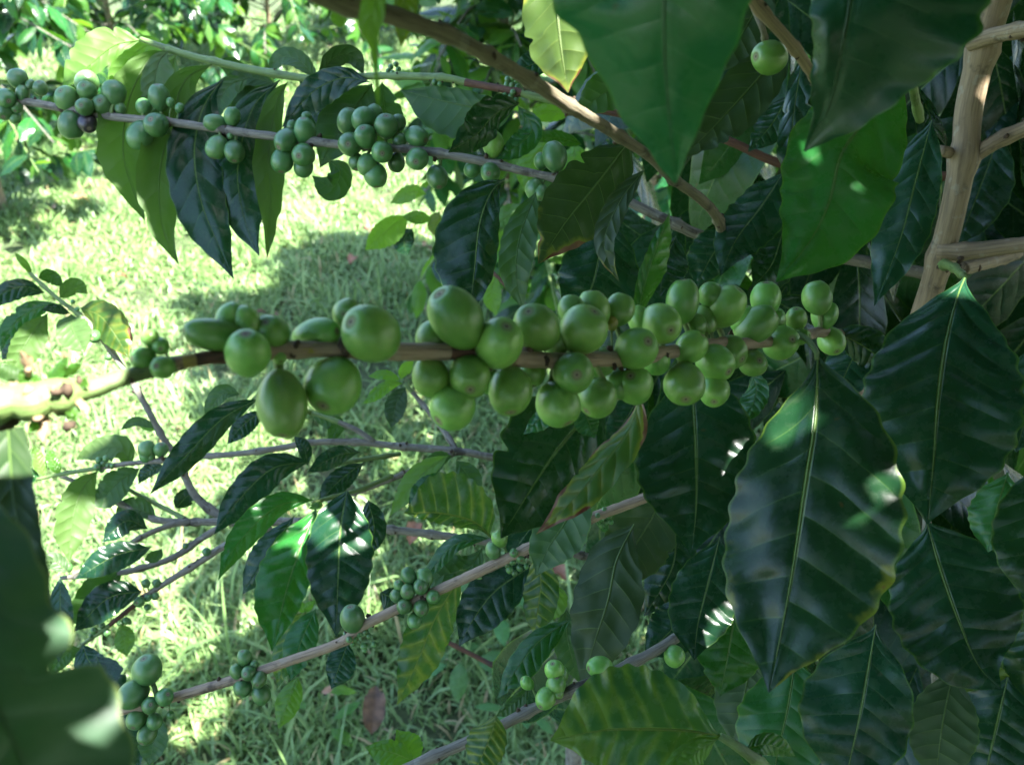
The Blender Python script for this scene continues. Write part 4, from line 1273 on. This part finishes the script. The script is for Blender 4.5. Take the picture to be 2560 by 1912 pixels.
leaf(o, [(1690, -420), (1664, -180), (1658, 40), (1666, 220), (1688, 458)], (215, 300), [.20, .205, .215, .235], 'teal', roll=.35, fold=.08, wave=.03, corr=.02, nt=90, nu=14,
     prof=[(0, .02, .02), (.08, .35, .35), (.2, .72, .72), (.35, .97, .98), (.45, 1, 1), (.55, .86, .88), (.65, .68, .70), (.75, .48, .52), (.84, .32, .36), (.91, .17, .20), (.96, .10, .12), (1, .01, .01)], label='big blurred leaf with a bluish sheen hanging from the top edge')
leaf(o, [(1395, -160), (1388, -40), (1400, 100), (1420, 232)], (105, 90), [.34, .33], 'yellow', roll=.3, under=True, fold=-.05, nt=80, nu=12, label='sunlit yellow-green leaf with brown rim')
leaf(o, [(1640, 150), (1560, 200), (1500, 240), (1432, 290)], (52, 52), [.42, .42], 'mid', roll=.3, under=True)
leaf(o, [(1380, 90), (1350, 150), (1270, 185)], (30, 36), [.45, .45], 'dark', roll=.4)
b = branch(FB, [(2120, -260, .36, 26), (2200, -100, .37, 26), (2260, 120, .40, 24), (2300, 300, .45, 22)], 'green'); finish(b)
o = b.obj
leaf(o, [(2170, -260), (2138, -80), (2110, 85), (2072, 265), (2010, 378)], (300, 100), [.255, .265, .285], 'tealdark', roll=.25, fold=.06, wave=.03, corr=.004, nt=90, nu=14,
     prof=[(0, .02, .05), (.1, .4, .55), (.25, .82, .95), (.4, 1, 1), (.5, .97, .82), (.6, .82, .70), (.7, .58, .62), (.8, .36, .42), (.9, .15, .18), (1, .01, .01)], label='broad dark leaf at the top right in front of the trunk')
leaf(o, [(2250, 150), (2150, 314), (2101, 392), (2072, 508), (2020, 610), (1940, 705)], (150, 132), [.40, .385, .365], 'bright', roll=-.05, fold=.14, wave=.07, corr=.04, nt=110, nu=16, label='glossy mid-green leaf left of the trunk')
leaf(o, [(2330, 300), (2290, 450), (2250, 600), (2186, 765)], (62, 78), [.47, .46], 'dark', roll=.25, nt=70, nu=10)
leaf(o, [(1975, 90), (1900, 190), (1776, 326), (1700, 400)], (70, 66), [.39, .385], 'olive', roll=.3, under=True, nt=80)
leaf(o, [(1920, -60), (1870, 60), (1780, 190)], (60, 60), [.41, .41], 'olive', roll=.25, under=True)
leaf(o, [(1970, 240), (1930, 310), (1870, 380)], (40, 40), [.46, .46], 'dark', roll=.3)
leaf(o, [(2010, 120), (1985, 280), (1975, 420), (2000, 520)], (40, 34), [.41, .40], 'dark', roll=.4, wave=.15)
leaf(o, [(2500, 330), (2450, 470), (2390, 620)], (70, 60), [.63, .63], 'dark', roll=.3)
leaf(o, [(2560, 120), (2520, 240), (2470, 360)], (60, 60), [.66, .66], 'dark', roll=.2)

# ================================================================== THE LOW TWIGGY BUSH, LOWER LEFT
TB0 = G(1500, 1500)
TB = empty('coffee_bush', (0.10, 1.0, 0.0))
tag(TB, 'low straggly coffee bush with thin grey twigs spread over the sunlit grass', 'coffee bush')
V, Fc, UV = tube_geo(catmull(np.array([[.10, 1.0, -.02], [.10, .95, .35], P(1750, 1400, .78)]), 30), np.linspace(.014, .006, 30), 9, .04)
link_mesh('trunk', V, Fc, M['barkgrey'], TB, UV)
tw = {}


def twig(key, pts, mat='barkgrey', **kw):
    b = branch(TB, pts, mat, ns=9, step=.004, **kw)
    tw[key] = b
    return b


twig('sprig', [(60, 660, .72, 8), (80, 689, .72, 9), (140, 744, .72, 10), (203, 791, .72, 12), (263, 854, .72, 14), (305, 914, .72, 15), (347, 981, .72, 15), (403, 1087, .72, 16), (436, 1134, .72, 16), (458, 1180, .72, 18), (487, 1236, .72, 20), (538, 1282, .72, 22), (590, 1304, .72, 24)],
     segs=[(200, 'green'), (3000, 'barkgrey')])
twig('a', [(90, 1198, .70, 8), (160, 1184, .70, 10), (237, 1172, .70, 11), (318, 1159, .70, 12), (400, 1150, .70, 13), (487, 1141, .70, 14), (593, 1134, .70, 15), (699, 1121, .70, 16), (775, 1108, .70, 16), (890, 1108, .70, 17), (998, 1119, .70, 18), (1138, 1131, .70, 19), (1206, 1142, .70, 19), (1450, 1190, .72, 20), (1750, 1400, .78, 26)],
     segs=[(240, 'green'), (3000, 'barkgrey')])
twig('b', [(150, 1190, .71, 9), (182, 1202, .71, 11), (263, 1240, .71, 13), (339, 1278, .71, 14), (395, 1299, .71, 16), (475, 1303, .71, 18), (585, 1303, .71, 20), (760, 1306, .70, 20), (935, 1322, .70, 20), (1062, 1337, .70, 20), (1210, 1356, .70, 19), (1358, 1371, .71, 19), (1477, 1395, .73, 18), (1579, 1420, .75, 18), (1655, 1420, .77, 18), (1750, 1400, .78, 20)], spacing=.03)
twig('c', [(170, 1440, .69, 8), (250, 1405, .69, 10), (347, 1348, .69, 13), (424, 1314, .70, 15), (480, 1304, .71, 16)])
twig('d', [(150, 1445, .68, 10), (200, 1440, .68, 13), (305, 1432, .68, 15), (424, 1398, .69, 16), (508, 1343, .70, 17), (560, 1312, .70, 18)])
twig('e', [(190, 1625, .66, 9), (212, 1606, .66, 10), (271, 1564, .66, 11), (381, 1479, .67, 14), (500, 1403, .68, 17), (568, 1360, .69, 18), (680, 1318, .70, 18)], segs=[(262, 'green'), (330, 'redbrown'), (3000, 'barkgrey')])
twig('f', [(760, 1028, .70, 8), (818, 1045, .70, 11), (890, 1075, .70, 14), (935, 1106, .70, 15)], segs=[(840, 'green'), (3000, 'barkgrey')])
twig('g', [(1011, 958, .72, 9), (1062, 1019, .72, 12), (1113, 1083, .71, 14), (1142, 1128, .70, 15)], segs=[(1025, 'green'), (3000, 'barkgrey')])
twig('h', [(820, 1258, .69, 9), (850, 1246, .69, 10), (960, 1206, .69, 13), (1062, 1164, .70, 14), (1138, 1132, .70, 15)])
twig('i', [(1080, 1590, .80, 10), (1120, 1606, .80, 11), (1202, 1648, .80, 12), (1257, 1672, .80, 12), (1420, 1730, .82, 13)], 'redbrown')
twig('j', [(770, 1180, .66, 10), (840, 1160, .66, 11), (900, 1150, .67, 12), (1000, 1135, .69, 12)], 'green')
twig('k', [(780, 1255, .60, 9), (830, 1243, .62, 10), (900, 1225, .65, 12), (980, 1190, .68, 12)], 'green')
twig('l', [(300, 1210, .72, 9), (350, 1240, .72, 10), (430, 1280, .715, 12), (470, 1303, .71, 12)], 'green')
twig('m', [(1231, 680, .9, 9), (1262, 712, .9, 11), (1310, 765, .9, 12), (1420, 900, .88, 13), (1600, 1200, .8, 14), (1750, 1400, .78, 16)], 'redbrown')
cherries(tw['sprig'], [(557, 570, 38), (640, 690, 20), (430, 365, 12), (455, 410, 14)], 'cherrydull', 0, 600, 2.36)
cherries(tw['a'], [(867, 1235, 49), (950, 1235, 40), (890, 1275, 24), (860, 1275, 35), (585, 1300, 20), (625, 1290, 18), (575, 1340, 20), (610, 1320, 18), (640, 1330, 18), (600, 1355, 16), (660, 1330, 12)], 'cherrydull', 0, 600, 2.36)
cherries(tw['d'], [(400, 485, 26), (1095, 360, 18), (1190, 305, 16)], 'cherrydull', 0, 1212, 2.36)
cherries(tw['e'], [(860, 580, 24), (925, 580, 24), (915, 655, 22), (870, 665, 22), (820, 690, 30), (785, 655, 20), (870, 720, 18), (567, 800, 24), (555, 860, 20), (600, 825, 18), (630, 870, 20), (745, 800, 20), (760, 805, 16), (710, 815, 18), (1220, 395, 24), (540, 890, 14)], 'cherrydull', 0, 1212, 2.36)
for b in tw.values():
    finish(b); place_cherries(b)
o = tw['sprig'].obj
leaf(o, [(80, 687), (62, 660), (36, 630)], (9, 9), [.72, .715], 'young', roll=.2)
leaf(o, [(112, 731), (45, 718), (-60, 770)], (28, 24), [.72, .70], 'dark', roll=.3)
leaf(o, [(140, 757), (70, 782), (20, 830), (0, 880)], (26, 28), [.72, .70], 'mid', roll=.3)
leaf(o, [(120, 782), (70, 850), (24, 938)], (42, 34), [.71, .69], 'pale', roll=-.3, under=True)
leaf(o, [(95, 695), (125, 690), (158, 718)], (18, 18), [.73, .74], 'mid', roll=.4, under=True)
leaf(o, [(148, 745), (185, 715), (220, 735)], (22, 20), [.73, .74], 'pale', roll=.3, under=True)
leaf(o, [(200, 770), (250, 790), (290, 840), (322, 895)], (44, 38), [.72, .71], 'yellow', roll=.3, fold=.1)
leaf(o, [(178, 785), (180, 820), (212, 882)], (42, 40), [.72, .70], 'pale', roll=.2, under=True)
leaf(o, [(176, 783), (140, 772), (104, 775)], (12, 14), [.715, .70], 'dark', roll=.3)
leaf(o, [(60, 790), (40, 850), (5, 900)], (36, 36), [.75, .75], 'dark', roll=.3)
o = tw['a'].obj
leaf(o, [(100, 1195), (60, 1190), (20, 1215)], (20, 22), [.7, .7], 'mid', roll=.2)
leaf(o, [(110, 1190), (95, 1150), (85, 1110)], (16, 16), [.7, .7], 'young', roll=.2, under=True)
leaf(o, [(150, 1185), (130, 1150), (118, 1120)], (14, 16), [.7, .7], 'young', roll=.3)
leaf(o, [(330, 1165), (300, 1120), (230, 1130), (190, 1150)], (30, 32), [.71, .71], 'pale', roll=.3, under=True)
leaf(o, [(280, 1155), (270, 1120), (320, 1090)], (20, 22), [.72, .73], 'pale', under=True, roll=.3)
leaf(o, [(350, 1170), (300, 1200), (260, 1240), (215, 1250)], (38, 34), [.71, .70], 'mid', roll=.3, under=True)
leaf(o, [(245, 1175), (205, 1225), (180, 1310), (172, 1405)], (42, 44), [.70, .68], 'pale', roll=-.3, under=True)
leaf(o, [(410, 1165), (370, 1180), (345, 1210)], (14, 20), [.70, .70], 'dark')
leaf(o, [(385, 1070), (340, 1055), (300, 1075)], (10, 14), [.71, .71], 'mid', under=True)
leaf(o, [(345, 1040), (360, 1060), (395, 1075)], (14, 12), [.72, .72], 'young')
o = tw['f'].obj
leaf(o, [(650, 995), (555, 1048), (460, 1145), (375, 1235)], (36, 40), [.62, .60], 'dark', roll=-.1, fold=.3, wave=.14, corr=.03, pet=(775, 1032, .70), nt=70)
leaf(o, [(600, 985), (555, 985), (512, 1045)], (18, 24), [.66, .66], 'mid', roll=.4, under=True)
leaf(o, [(660, 1025), (610, 1060), (568, 1110)], (26, 22), [.66, .65], 'dark', roll=.3)
leaf(o, [(780, 1035), (840, 1060), (820, 1110)], (20, 24), [.71, .71], 'mid', under=True)
o = tw['j'].obj
leaf(o, [(775, 1155), (680, 1172), (595, 1252), (535, 1335)], (46, 44), [.64, .60], 'dark', roll=.15, fold=.2, corr=.03, nt=70)
leaf(o, [(900, 1130), (840, 1140), (768, 1180)], (26, 24), [.64, .62], 'dark', roll=-.2)
leaf(o, [(910, 1155), (850, 1200), (795, 1258)], (28, 30), [.65, .63], 'dark', roll=.2)
leaf(o, [(770, 1165), (760, 1120), (735, 1090)], (16, 18), [.67, .67], 'dark')
o = tw['k'].obj
leaf(o, [(784, 1250), (690, 1268), (597, 1356), (545, 1450)], (34, 38), [.58, .55], 'bright', roll=-.15, fold=.22, wave=.08, corr=.03, nt=70)
leaf(o, [(790, 1272), (750, 1373), (714, 1483), (680, 1628)], (52, 82), [.57, .54], 'bright', roll=.1, fold=.10, corr=.035, nt=80, nu=12)
leaf(o, [(868, 1225), (852, 1318), (845, 1449), (840, 1592)], (84, 82), [.55, .53], 'dark', roll=.1, fold=.08, corr=.035, nt=80, nu=12)
leaf(o, [(735, 1290), (680, 1370), (606, 1485)], (40, 42), [.60, .59], 'dark', roll=.2)
leaf(o, [(775, 1262), (800, 1262), (770, 1272)], (8, 8), [.57, .57], 'young')
leaf(o, [(768, 1520), (725, 1600), (694, 1720)], (34, 36), [.60, .59], 'varieg', roll=.2)
leaf(o, [(790, 1520), (750, 1610), (726, 1702)], (40, 42), [.58, .57], 'mid', roll=.2)
leaf(o, [(745, 1690), (722, 1750), (696, 1822)], (30, 32), [.58, .57], 'young', roll=.25, fold=.2)
leaf(o, [(870, 1605), (850, 1660), (828, 1722)], (40, 36), [.58, .57], 'dark', roll=.2)
leaf(o, [(920, 1250), (935, 1330), (900, 1400)], (30, 34), [.60, .60], 'dark', roll=.2)
leaf(o, [(740, 1495), (760, 1520), (790, 1500)], (12, 12), [.6, .6], 'young')
o = tw['d'].obj
leaf(o, [(378, 1368), (290, 1388), (188, 1447)], (38, 36), [.66, .64], 'dark', roll=.1, fold=.14, corr=.04, nt=70)
leaf(o, [(370, 1322), (315, 1302), (256, 1355)], (30, 30), [.68, .66], 'dark', roll=.3)
leaf(o, [(305, 1425), (240, 1490), (172, 1562)], (46, 46), [.68, .66], 'mid', roll=-.2, under=True)
leaf(o, [(390, 1290), (330, 1270), (285, 1300)], (26, 28), [.71, .71], 'mid', roll=.3, under=True)
leaf(o, [(405, 1370), (390, 1390), (360, 1400)], (14, 16), [.67, .66], 'mid', under=True)
leaf(o, [(150, 1440), (150, 1540), (146, 1655)], (30, 32), [.64, .62], 'dark', roll=.3)
leaf(o, [(170, 1430), (130, 1400), (110, 1430)], (20, 22), [.67, .67], 'dark', under=True)
leaf(o, [(440, 1270), (470, 1240), (495, 1250)], (22, 24), [.72, .72], 'dark', roll=.3)
o = tw['e'].obj
leaf(o, [(355, 1478), (270, 1495), (184, 1578)], (44, 42), [.66, .64], 'dark', roll=.2, corr=.05)
leaf(o, [(297, 1562), (310, 1600), (318, 1640)], (26, 24), [.66, .65], 'young', roll=.2)
leaf(o, [(205, 1610), (230, 1660), (300, 1690)], (30, 40), [.65, .64], 'dark', roll=.3)
leaf(o, [(240, 1640), (270, 1710), (290, 1790)], (44, 46), [.64, .62], 'dark', roll=.2)
leaf(o, [(200, 1620), (160, 1640), (120, 1690)], (22, 26), [.65, .64], 'mid', under=True)
leaf(o, [(395, 1790), (385, 1850), (372, 1915)], (34, 36), [.60, .59], 'mid', roll=.3, under=True)
leaf(o, [(330, 1760), (320, 1840), (350, 1920)], (34, 30), [.61, .60], 'dark', roll=.2)
o = tw['g'].obj
leaf(o, [(1008, 958), (965, 965), (905, 1010)], (18, 14), [.71, .70], 'young', roll=.3)
leaf(o, [(1000, 950), (960, 935), (920, 940)], (14, 12), [.72, .72], 'young', roll=.3)
leaf(o, [(1002, 950), (1008, 925), (1034, 900)], (12, 18), [.72, .72], 'young', roll=.3, under=True)
leaf(o, [(1014, 965), (990, 1010), (978, 1070)], (28, 26), [.73, .72], 'dark', roll=.2, under=True)
o = tw['h'].obj
leaf(o, [(1121, 1138), (1050, 1190), (975, 1290)], (26, 30), [.66, .65], 'young', roll=.4, under=True)
leaf(o, [(1115, 1180), (1065, 1215), (1020, 1270)], (34, 26), [.63, .62], 'mid', roll=.3)
leaf(o, [(1130, 1140), (1090, 1150), (1060, 1200)], (26, 20), [.68, .68], 'mid', under=True)
leaf(o, [(1140, 1150), (1175, 1200), (1170, 1260)], (30, 30), [.66, .66], 'mid', under=True)
o = tw['m'].obj
leaf(o, [(1066, 486), (1030, 480), (975, 508)], (22, 18), [.95, .94], 'young', roll=.3, under=True)
leaf(o, [(1020, 540), (975, 570), (912, 626)], (36, 30), [.94, .93], 'young', roll=-.3, under=True)
leaf(o, [(1080, 550), (1050, 545), (1006, 540)], (16, 18), [.94, .93], 'young', roll=.3)
leaf(o, [(1100, 530), (1085, 560), (1085, 590)], (18, 18), [.94, .94], 'yellow', roll=.2)
leaf(o, [(1030, 570), (1010, 600), (1018, 640)], (26, 28), [.95, .95], 'dark', roll=.2)
leaf(o, [(1240, 690), (1230, 730), (1240, 790)], (24, 24), [.9, .9], 'young', roll=.2, under=True)
leaf(o, [(1270, 560), (1240, 590), (1215, 640)], (30, 28), [.9, .9], 'young', roll=.2)
leaf(o, [(1320, 520), (1270, 540), (1225, 580)], (30, 28), [.9, .9], 'pale', roll=.2)
leaf(o, [(1425, 287), (1370, 280), (1318, 294)], (24, 24), [.75, .74], 'young', roll=.3, label='bright yellow-green leaf in the sun')
leaf(o, [(1455, 362), (1390, 345), (1322, 348)], (16, 20), [.72, .7], 'mid', roll=.3)
leaf(o, [(1380, 350), (1330, 400), (1310, 480)], (36, 34), [.78, .78], 'young', roll=.3)
leaf(o, [(1440, 360), (1430, 400), (1390, 440)], (34, 34), [.8, .8], 'young', roll=.3)

TB_SHADE = [wpos(l) + np.array([0, 0, -.02]) for k_ in ('f', 'j', 'k', 'd', 'h') for l in tw[k_].obj.children]
for k_ in ('f', 'j', 'k', 'h', 'd'):
    for l in tw[k_].obj.children:
        if l.name.startswith('leaf'):
            TB_SHADE += [wpos(l) + np.array(v.co) for v in list(l.data.vertices)[::37]]
TB_SHADE += [P(x, y, .56) for x, y in ((740, 1400), (700, 1500), (850, 1350), (850, 1450), (640, 1300), (600, 1350), (500, 1130), (560, 1060), (700, 1180), (640, 1210))]

# ----- inside and top of the front bush: dark leaves behind, and the crown overhead that shades it all
HOLES = [(P(1466, 898, .30), .0015), (P(2385, 770, .44), .009), (P(2350, 800, .44), .006), (P(1983, 1060, .37), .0045), (P(2222, 1165, .36), .005), (P(2180, 1195, .36), .001), (P(2105, 1260, .36), .0035), (P(2062, 1320, .36), .003),
         (P(1170, 393, .58), .005), (P(70, 965, .236), .024), (P(1476, 770, .32), .0025), (P(2130, 330, .37), .0045), (P(230, 150, .66), .030), (P(255, 850, .7), .022), (P(1420, 60, .33), .022), (P(190, 1330, .65), .03), (P(330, 300, .65), .004),
         (P(1660, 560, .37), .003), (P(76, 1390, .155), .0014), (P(104, 1500, .15), .0014), (P(268, 1735, .15), .0006), (P(1285, 940, .30), .001)]  # gaps kept open in the overhead leaves so sun flecks land on chosen spots


def hits_hole(q, rad):
    for h, r in HOLES:
        v = q - h
        k = v @ SUN
        if k > 0 and np.linalg.norm(v - SUN * k) < r + rad:
            return True
    return False


rr = np.random.default_rng(99)
inner = []
n_try = 0
while len(inner) < 300 and n_try < 9000:
    n_try += 1
    px, py = rr.uniform(1450, 2700), rr.uniform(-150, 2050)
    d = rr.uniform(.62, 1.05)
    # thinner around the gaps where light shows through
    if px < 1620 and rr.random() < .75: continue
    if (1850 < px < 2130 and 560 < py < 850) and rr.random() < .6: continue
    if (1640 < px < 2000 and 150 < py < 520) and rr.random() < .85: continue
    if (1500 < px < 1760 and 1120 < py < 1700) and rr.random() < .6: continue
    q = P(px, py, d)
    if q[2] < 0.15: continue
    dv = np.array([rr.normal() * .6, -abs(rr.normal()) * .5, -rr.uniform(.2, 1.0)])
    inner.append((q, frame(dv, np.array([0, -.5, 1.0]) + .4 * rr.standard_normal(3)), rr.uniform(.10, .155), int(rr.integers(4)), int(rr.random() < .1)))
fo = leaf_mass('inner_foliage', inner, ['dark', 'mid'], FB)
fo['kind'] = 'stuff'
crown_and_blockers = []


def lights_lawn(q):
    g = q - SUN * (q[2] / SUN[2])
    x, y, d = proj(g)
    return -150 < x < 1050 and 400 < y < 2050 and not (x > 620 and y > 1640)


def shade_leaf(q, centre=False, small=1.0):
    dv = np.array([rr.normal(), rr.normal(), rr.uniform(-.8, .1)])
    sz = rr.uniform(.11, .16) * small
    R3 = frame(dv, np.array([0, 0, 1.0]) + .35 * rr.standard_normal(3))
    if centre:
        q = q - R3[:, 1] * sz * .45
    mid = q + R3[:, 1] * sz * .45
    if hits_hole(mid, sz * .17) or hits_hole(q + R3[:, 1] * sz * .75, sz * .12) or hits_hole(q + R3[:, 1] * sz * .15, sz * .10):
        return None
    for e in (mid, q, q + R3[:, 1] * sz * 1.02):
        x, y, d = proj(e)
        if d > 0 and -200 < x < W + 200 and y > -130:
            return None
    return (q, R3, sz, int(rr.integers(4)), int(rr.random() < .15))


while len(crown_and_blockers) < 3000:
    q = np.array([rr.uniform(-.30, 1.05), rr.uniform(-.45, .80), rr.uniform(1.39, 2.15)])
    if rr.random() < 0.5 * max(0, (q[2] - 1.8) / .4): continue
    if q[0] < 0 and q[1] > .30 and rr.random() < .5 - q[0]: continue
    if lights_lawn(q) and rr.random() < .9: continue
    it = shade_leaf(q)
    if it: crown_and_blockers.append(it)
k = 0
while k < 3200:                              # unseen leaves added behind the lens to block the fill light
    q = np.array([rr.uniform(-.75, 1.4), rr.uniform(-1.2, -.34), rr.uniform(.25, 2.3)])
    if q[0] < .15 and q[2] > 1.5 + .6 * (q[0] + .6): k += 1; continue
    it = shade_leaf(q)
    k += 1
    if it: crown_and_blockers.append(it)
for k in range(1500):  # extra leaf roof and right-hand wall, added to darken the bush's inside
    if k < 700:
        q = np.array([rr.uniform(.15, 1.6), rr.uniform(.75, 1.6), rr.uniform(1.40, 2.1)])
    else:
        q = np.array([rr.uniform(.55, 1.5), rr.uniform(-.3, 1.6), rr.uniform(.1, 1.6)])
        x, y, d = proj(q)
        if d > 0 and x < W + 330 and d < 1.25: continue
    if q[2] > 1.36:
        it = shade_leaf(q)
        if it: crown_and_blockers.append(it)
    else:
        dv = np.array([rr.normal(), rr.normal(), rr.uniform(-.8, .1)])
        crown_and_blockers.append((q, frame(dv, np.array([0, 0, 1.0]) + .35 * rr.standard_normal(3)), rr.uniform(.11, .16), int(rr.integers(4)), 0))
# leaves close the gaps through which the sun would reach what stands in the shade
bpy.context.view_layer.update()
from mathutils.bvhtree import BVHTree


def shade_bvh():
    cv, cf, n = [], [], 0
    for base, R3, sz, v, mi in crown_and_blockers:
        V, Fc, UV = LOW[v]
        cv.append(V @ R3.T * sz + base); cf.append(Fc + n); n += len(V)
    return BVHTree.FromPolygons(np.vstack(cv).tolist(), np.vstack(cf).tolist())


pts = []
for ob in FB.children_recursive:
    if ob.type != 'MESH' or not ob.name.startswith(('leaf', 'branch', 'cherry', 'trunk')): continue
    base = wpos(ob)
    me = ob.data
    co = np.empty(len(me.vertices) * 3); me.vertices.foreach_get('co', co); co = co.reshape(-1, 3)
    if ob.name.startswith('cherry'):
        pts.append(base + np.array([[0, 0, .006], [.005, 0, 0], [-.005, 0, 0], [0, -.006, 0], [0, 0, 0]])); continue
    pts.append(co[rr.permutation(len(co))[:max(6, len(co) // 14)]] + base)
for q in TB_SHADE:
    pts.append(q[None])
pts = np.vstack(pts)
rr.shuffle(pts)
sun_v = Vector(SUN)
ok = []
for p in pts:
    if p[2] > 1.36 or any(np.linalg.norm(np.cross(p - h, SUN)) < r for h, r in HOLES): continue
    x, y, d = proj(p)
    if -300 < x < W + 300 and -300 < y < H + 300: ok.append(p)
for sweep in range(4):
    bv = shade_bvh()
    added = np.zeros((0, 3))
    for p in ok:
        if bv.ray_cast(Vector(p) + sun_v * .02, sun_v)[0] is not None: continue
        if len(added):
            v = added - p
            kk = v @ SUN
            if (np.linalg.norm(v - kk[:, None] * SUN, axis=1) < (.014 if sweep == 0 else .007)).any(): continue
        for k in range(12):
            z = rr.uniform(1.40, 1.95)
            q = p + SUN * ((z - p[2]) / SUN[2])
            it = shade_leaf(q, True, 1.0 if k < 5 and sweep == 0 else .5 if k < 9 else .3)
            if it:
                crown_and_blockers.append(it); added = np.vstack([added, q[None]])
                break
fo = leaf_mass('crown_and_blockers', crown_and_blockers, ['dark', 'mid'], FB)  # overhead foliage merged with the added light-blocking leaves
fo['kind'] = 'stuff'
for az, z in ((0.3, 1.55), (1.7, 1.62), (3.3, 1.6), (4.1, 1.7), (5.2, 1.58), (2.6, 1.8), (0.9, 1.85), (4.9, 1.9)):
    p0 = np.array([0.30, 0.565, z])
    p2 = p0 + np.array([math.cos(az), math.sin(az), .15]) * .5
    V, Fc, UV = tube_geo(catmull(np.array([p0, (p0 + p2) / 2 + np.array([0, 0, .05]), p2]), 16), np.linspace(.005, .002, 16), 7, .04)
    link_mesh('branch', V, Fc, M['barkgrey'], FB, UV)

# ================================================================== ON THE LAWN
def fallen(px, py, size, mat, label, curl=1.2, az=0.0, stand=0.0, lift=0.045):
    g = G(px, py, lift)
    V, Fc, UV = stock_leaf(18, 5, int(px), curl, fold=-.5, wave=.35, wid=.23)
    R3 = frame(np.array([math.cos(az), math.sin(az), stand]), np.array([.2, -.3, 1.0]))
    o = link_mesh('dry_leaf', V @ R3.T * size + g, Fc, M[mat], None, UV, origin=g)
    tag(o, label, 'dry leaf', 'dry leaves fallen on the lawn')
    return o


fallen(928, 1835, .085, 'drydark', 'long curled brown leaf standing upright in the shaded grass at the bottom', 1.4, 1.2, 2.5, .07)
fallen(803, 1731, .040, 'drypale', 'small pinkish dry leaf on the grass below the variegated hanging leaves', 1.6, .4)
fallen(453, 1072, .050, 'drypale', 'pale pink curled dry leaf beside the thin grey twig on the left', 1.8, 2.0)
fallen(546, 1268, .050, 'dry', 'reddish dry leaf on bright grass where the grey twigs meet', 1.4, .5)
fallen(1024, 1362, .075, 'dry', 'red-brown dry leaf on sunlit grass below the mossy grey twig', 1.2, 1.3, .8)
fallen(1416, 1452, .08, 'dry', 'reddish dry leaf in the gap left of the wide dull hanging leaf', 1.4, 2.2, .6)
fallen(873, 661, .075, 'dry', 'brown dry leaf at the edge of the tree shade on the lawn', 1.6, 1.2, .9)
fallen(905, 572, .075, 'dry', 'rusty dry leaf on sunlit grass left of the yellow-green shoot', 1.3, .3)
fallen(830, 462, .095, 'dry', 'flat brown dry leaf under the fruiting upper branch', 1.0, .2)
fallen(695, 790, .065, 'drydark', 'dark brown dry leaf in the shade above the main branch', 1.3, 2.4)
fallen(640, 780, .045, 'drydark', 'tiny dark dry leaf in the shade left of a larger one', 1.3, .6)
fallen(182, 495, .10, 'dry', 'largest dry leaf of the litter under the left edge bush', 1.2, .9)
fallen(140, 520, .08, 'drypale', 'pale dry leaf of the litter, nearest to the left edge', 1.2, 2.6)
fallen(215, 470, .08, 'drydark', 'dark dry leaf of the litter, farthest right', 1.2, 1.9)
fallen(1055, 615, .08, 'dry', 'brown dry leaf on the grass right of the yellow-green shoot', 1.3, 1.0)
fallen(290, 690, .06, 'dry', 'brown dry leaf alone on the brightest grass, left', 1.3, 1.0)


def weed(px, py, n, size, label, seed, mat='weed'):
    rr = np.random.default_rng(seed)
    g = G(px, py)
    root = empty('weed', g)
    tag(root, label, 'weed', 'broad-leaved weeds in the grass')
    for i in range(n):
        az = i * 2.4 + rr.normal() * .3
        h = rr.uniform(.03, .12)
        tip_ = g + np.array([math.cos(az) * .03, math.sin(az) * .03, h])
        V, Fc, UV = tube_geo(catmull(np.array([g, (g + tip_) / 2 + np.array([0, 0, .01]), tip_]), 6), np.full(6, .0012), 5)
        st = link_mesh('stem', V, Fc, M['green'], root, UV)
        leaf_object(st, mat, tip_, frame(np.array([math.cos(az), math.sin(az), rr.uniform(-.2, .5)]), np.array([0, 0, 1.0])), size * rr.uniform(.7, 1.1), int(rr.integers(4)))


weed(1240, 1600, 7, .09, 'pale broad-leaved weed in the gap right of the hanging mottled leaf', 1)
weed(1160, 1700, 7, .085, 'spreading weed in the shaded grass below the thin reddish twig', 2)
weed(800, 1870, 4, .06, 'small bright weed in the grass at the bottom, left of the curled brown leaf', 3, 'young')
weed(1300, 1850, 8, .045, 'small-leaved weed under the striped leaf at the bottom', 4)
weed(1040, 880, 6, .08, 'weed at the foot of the sunlit bush, behind the main branch', 5)
weed(470, 560, 8, .12, 'leafy weed beside the litter under the left edge bush', 6)
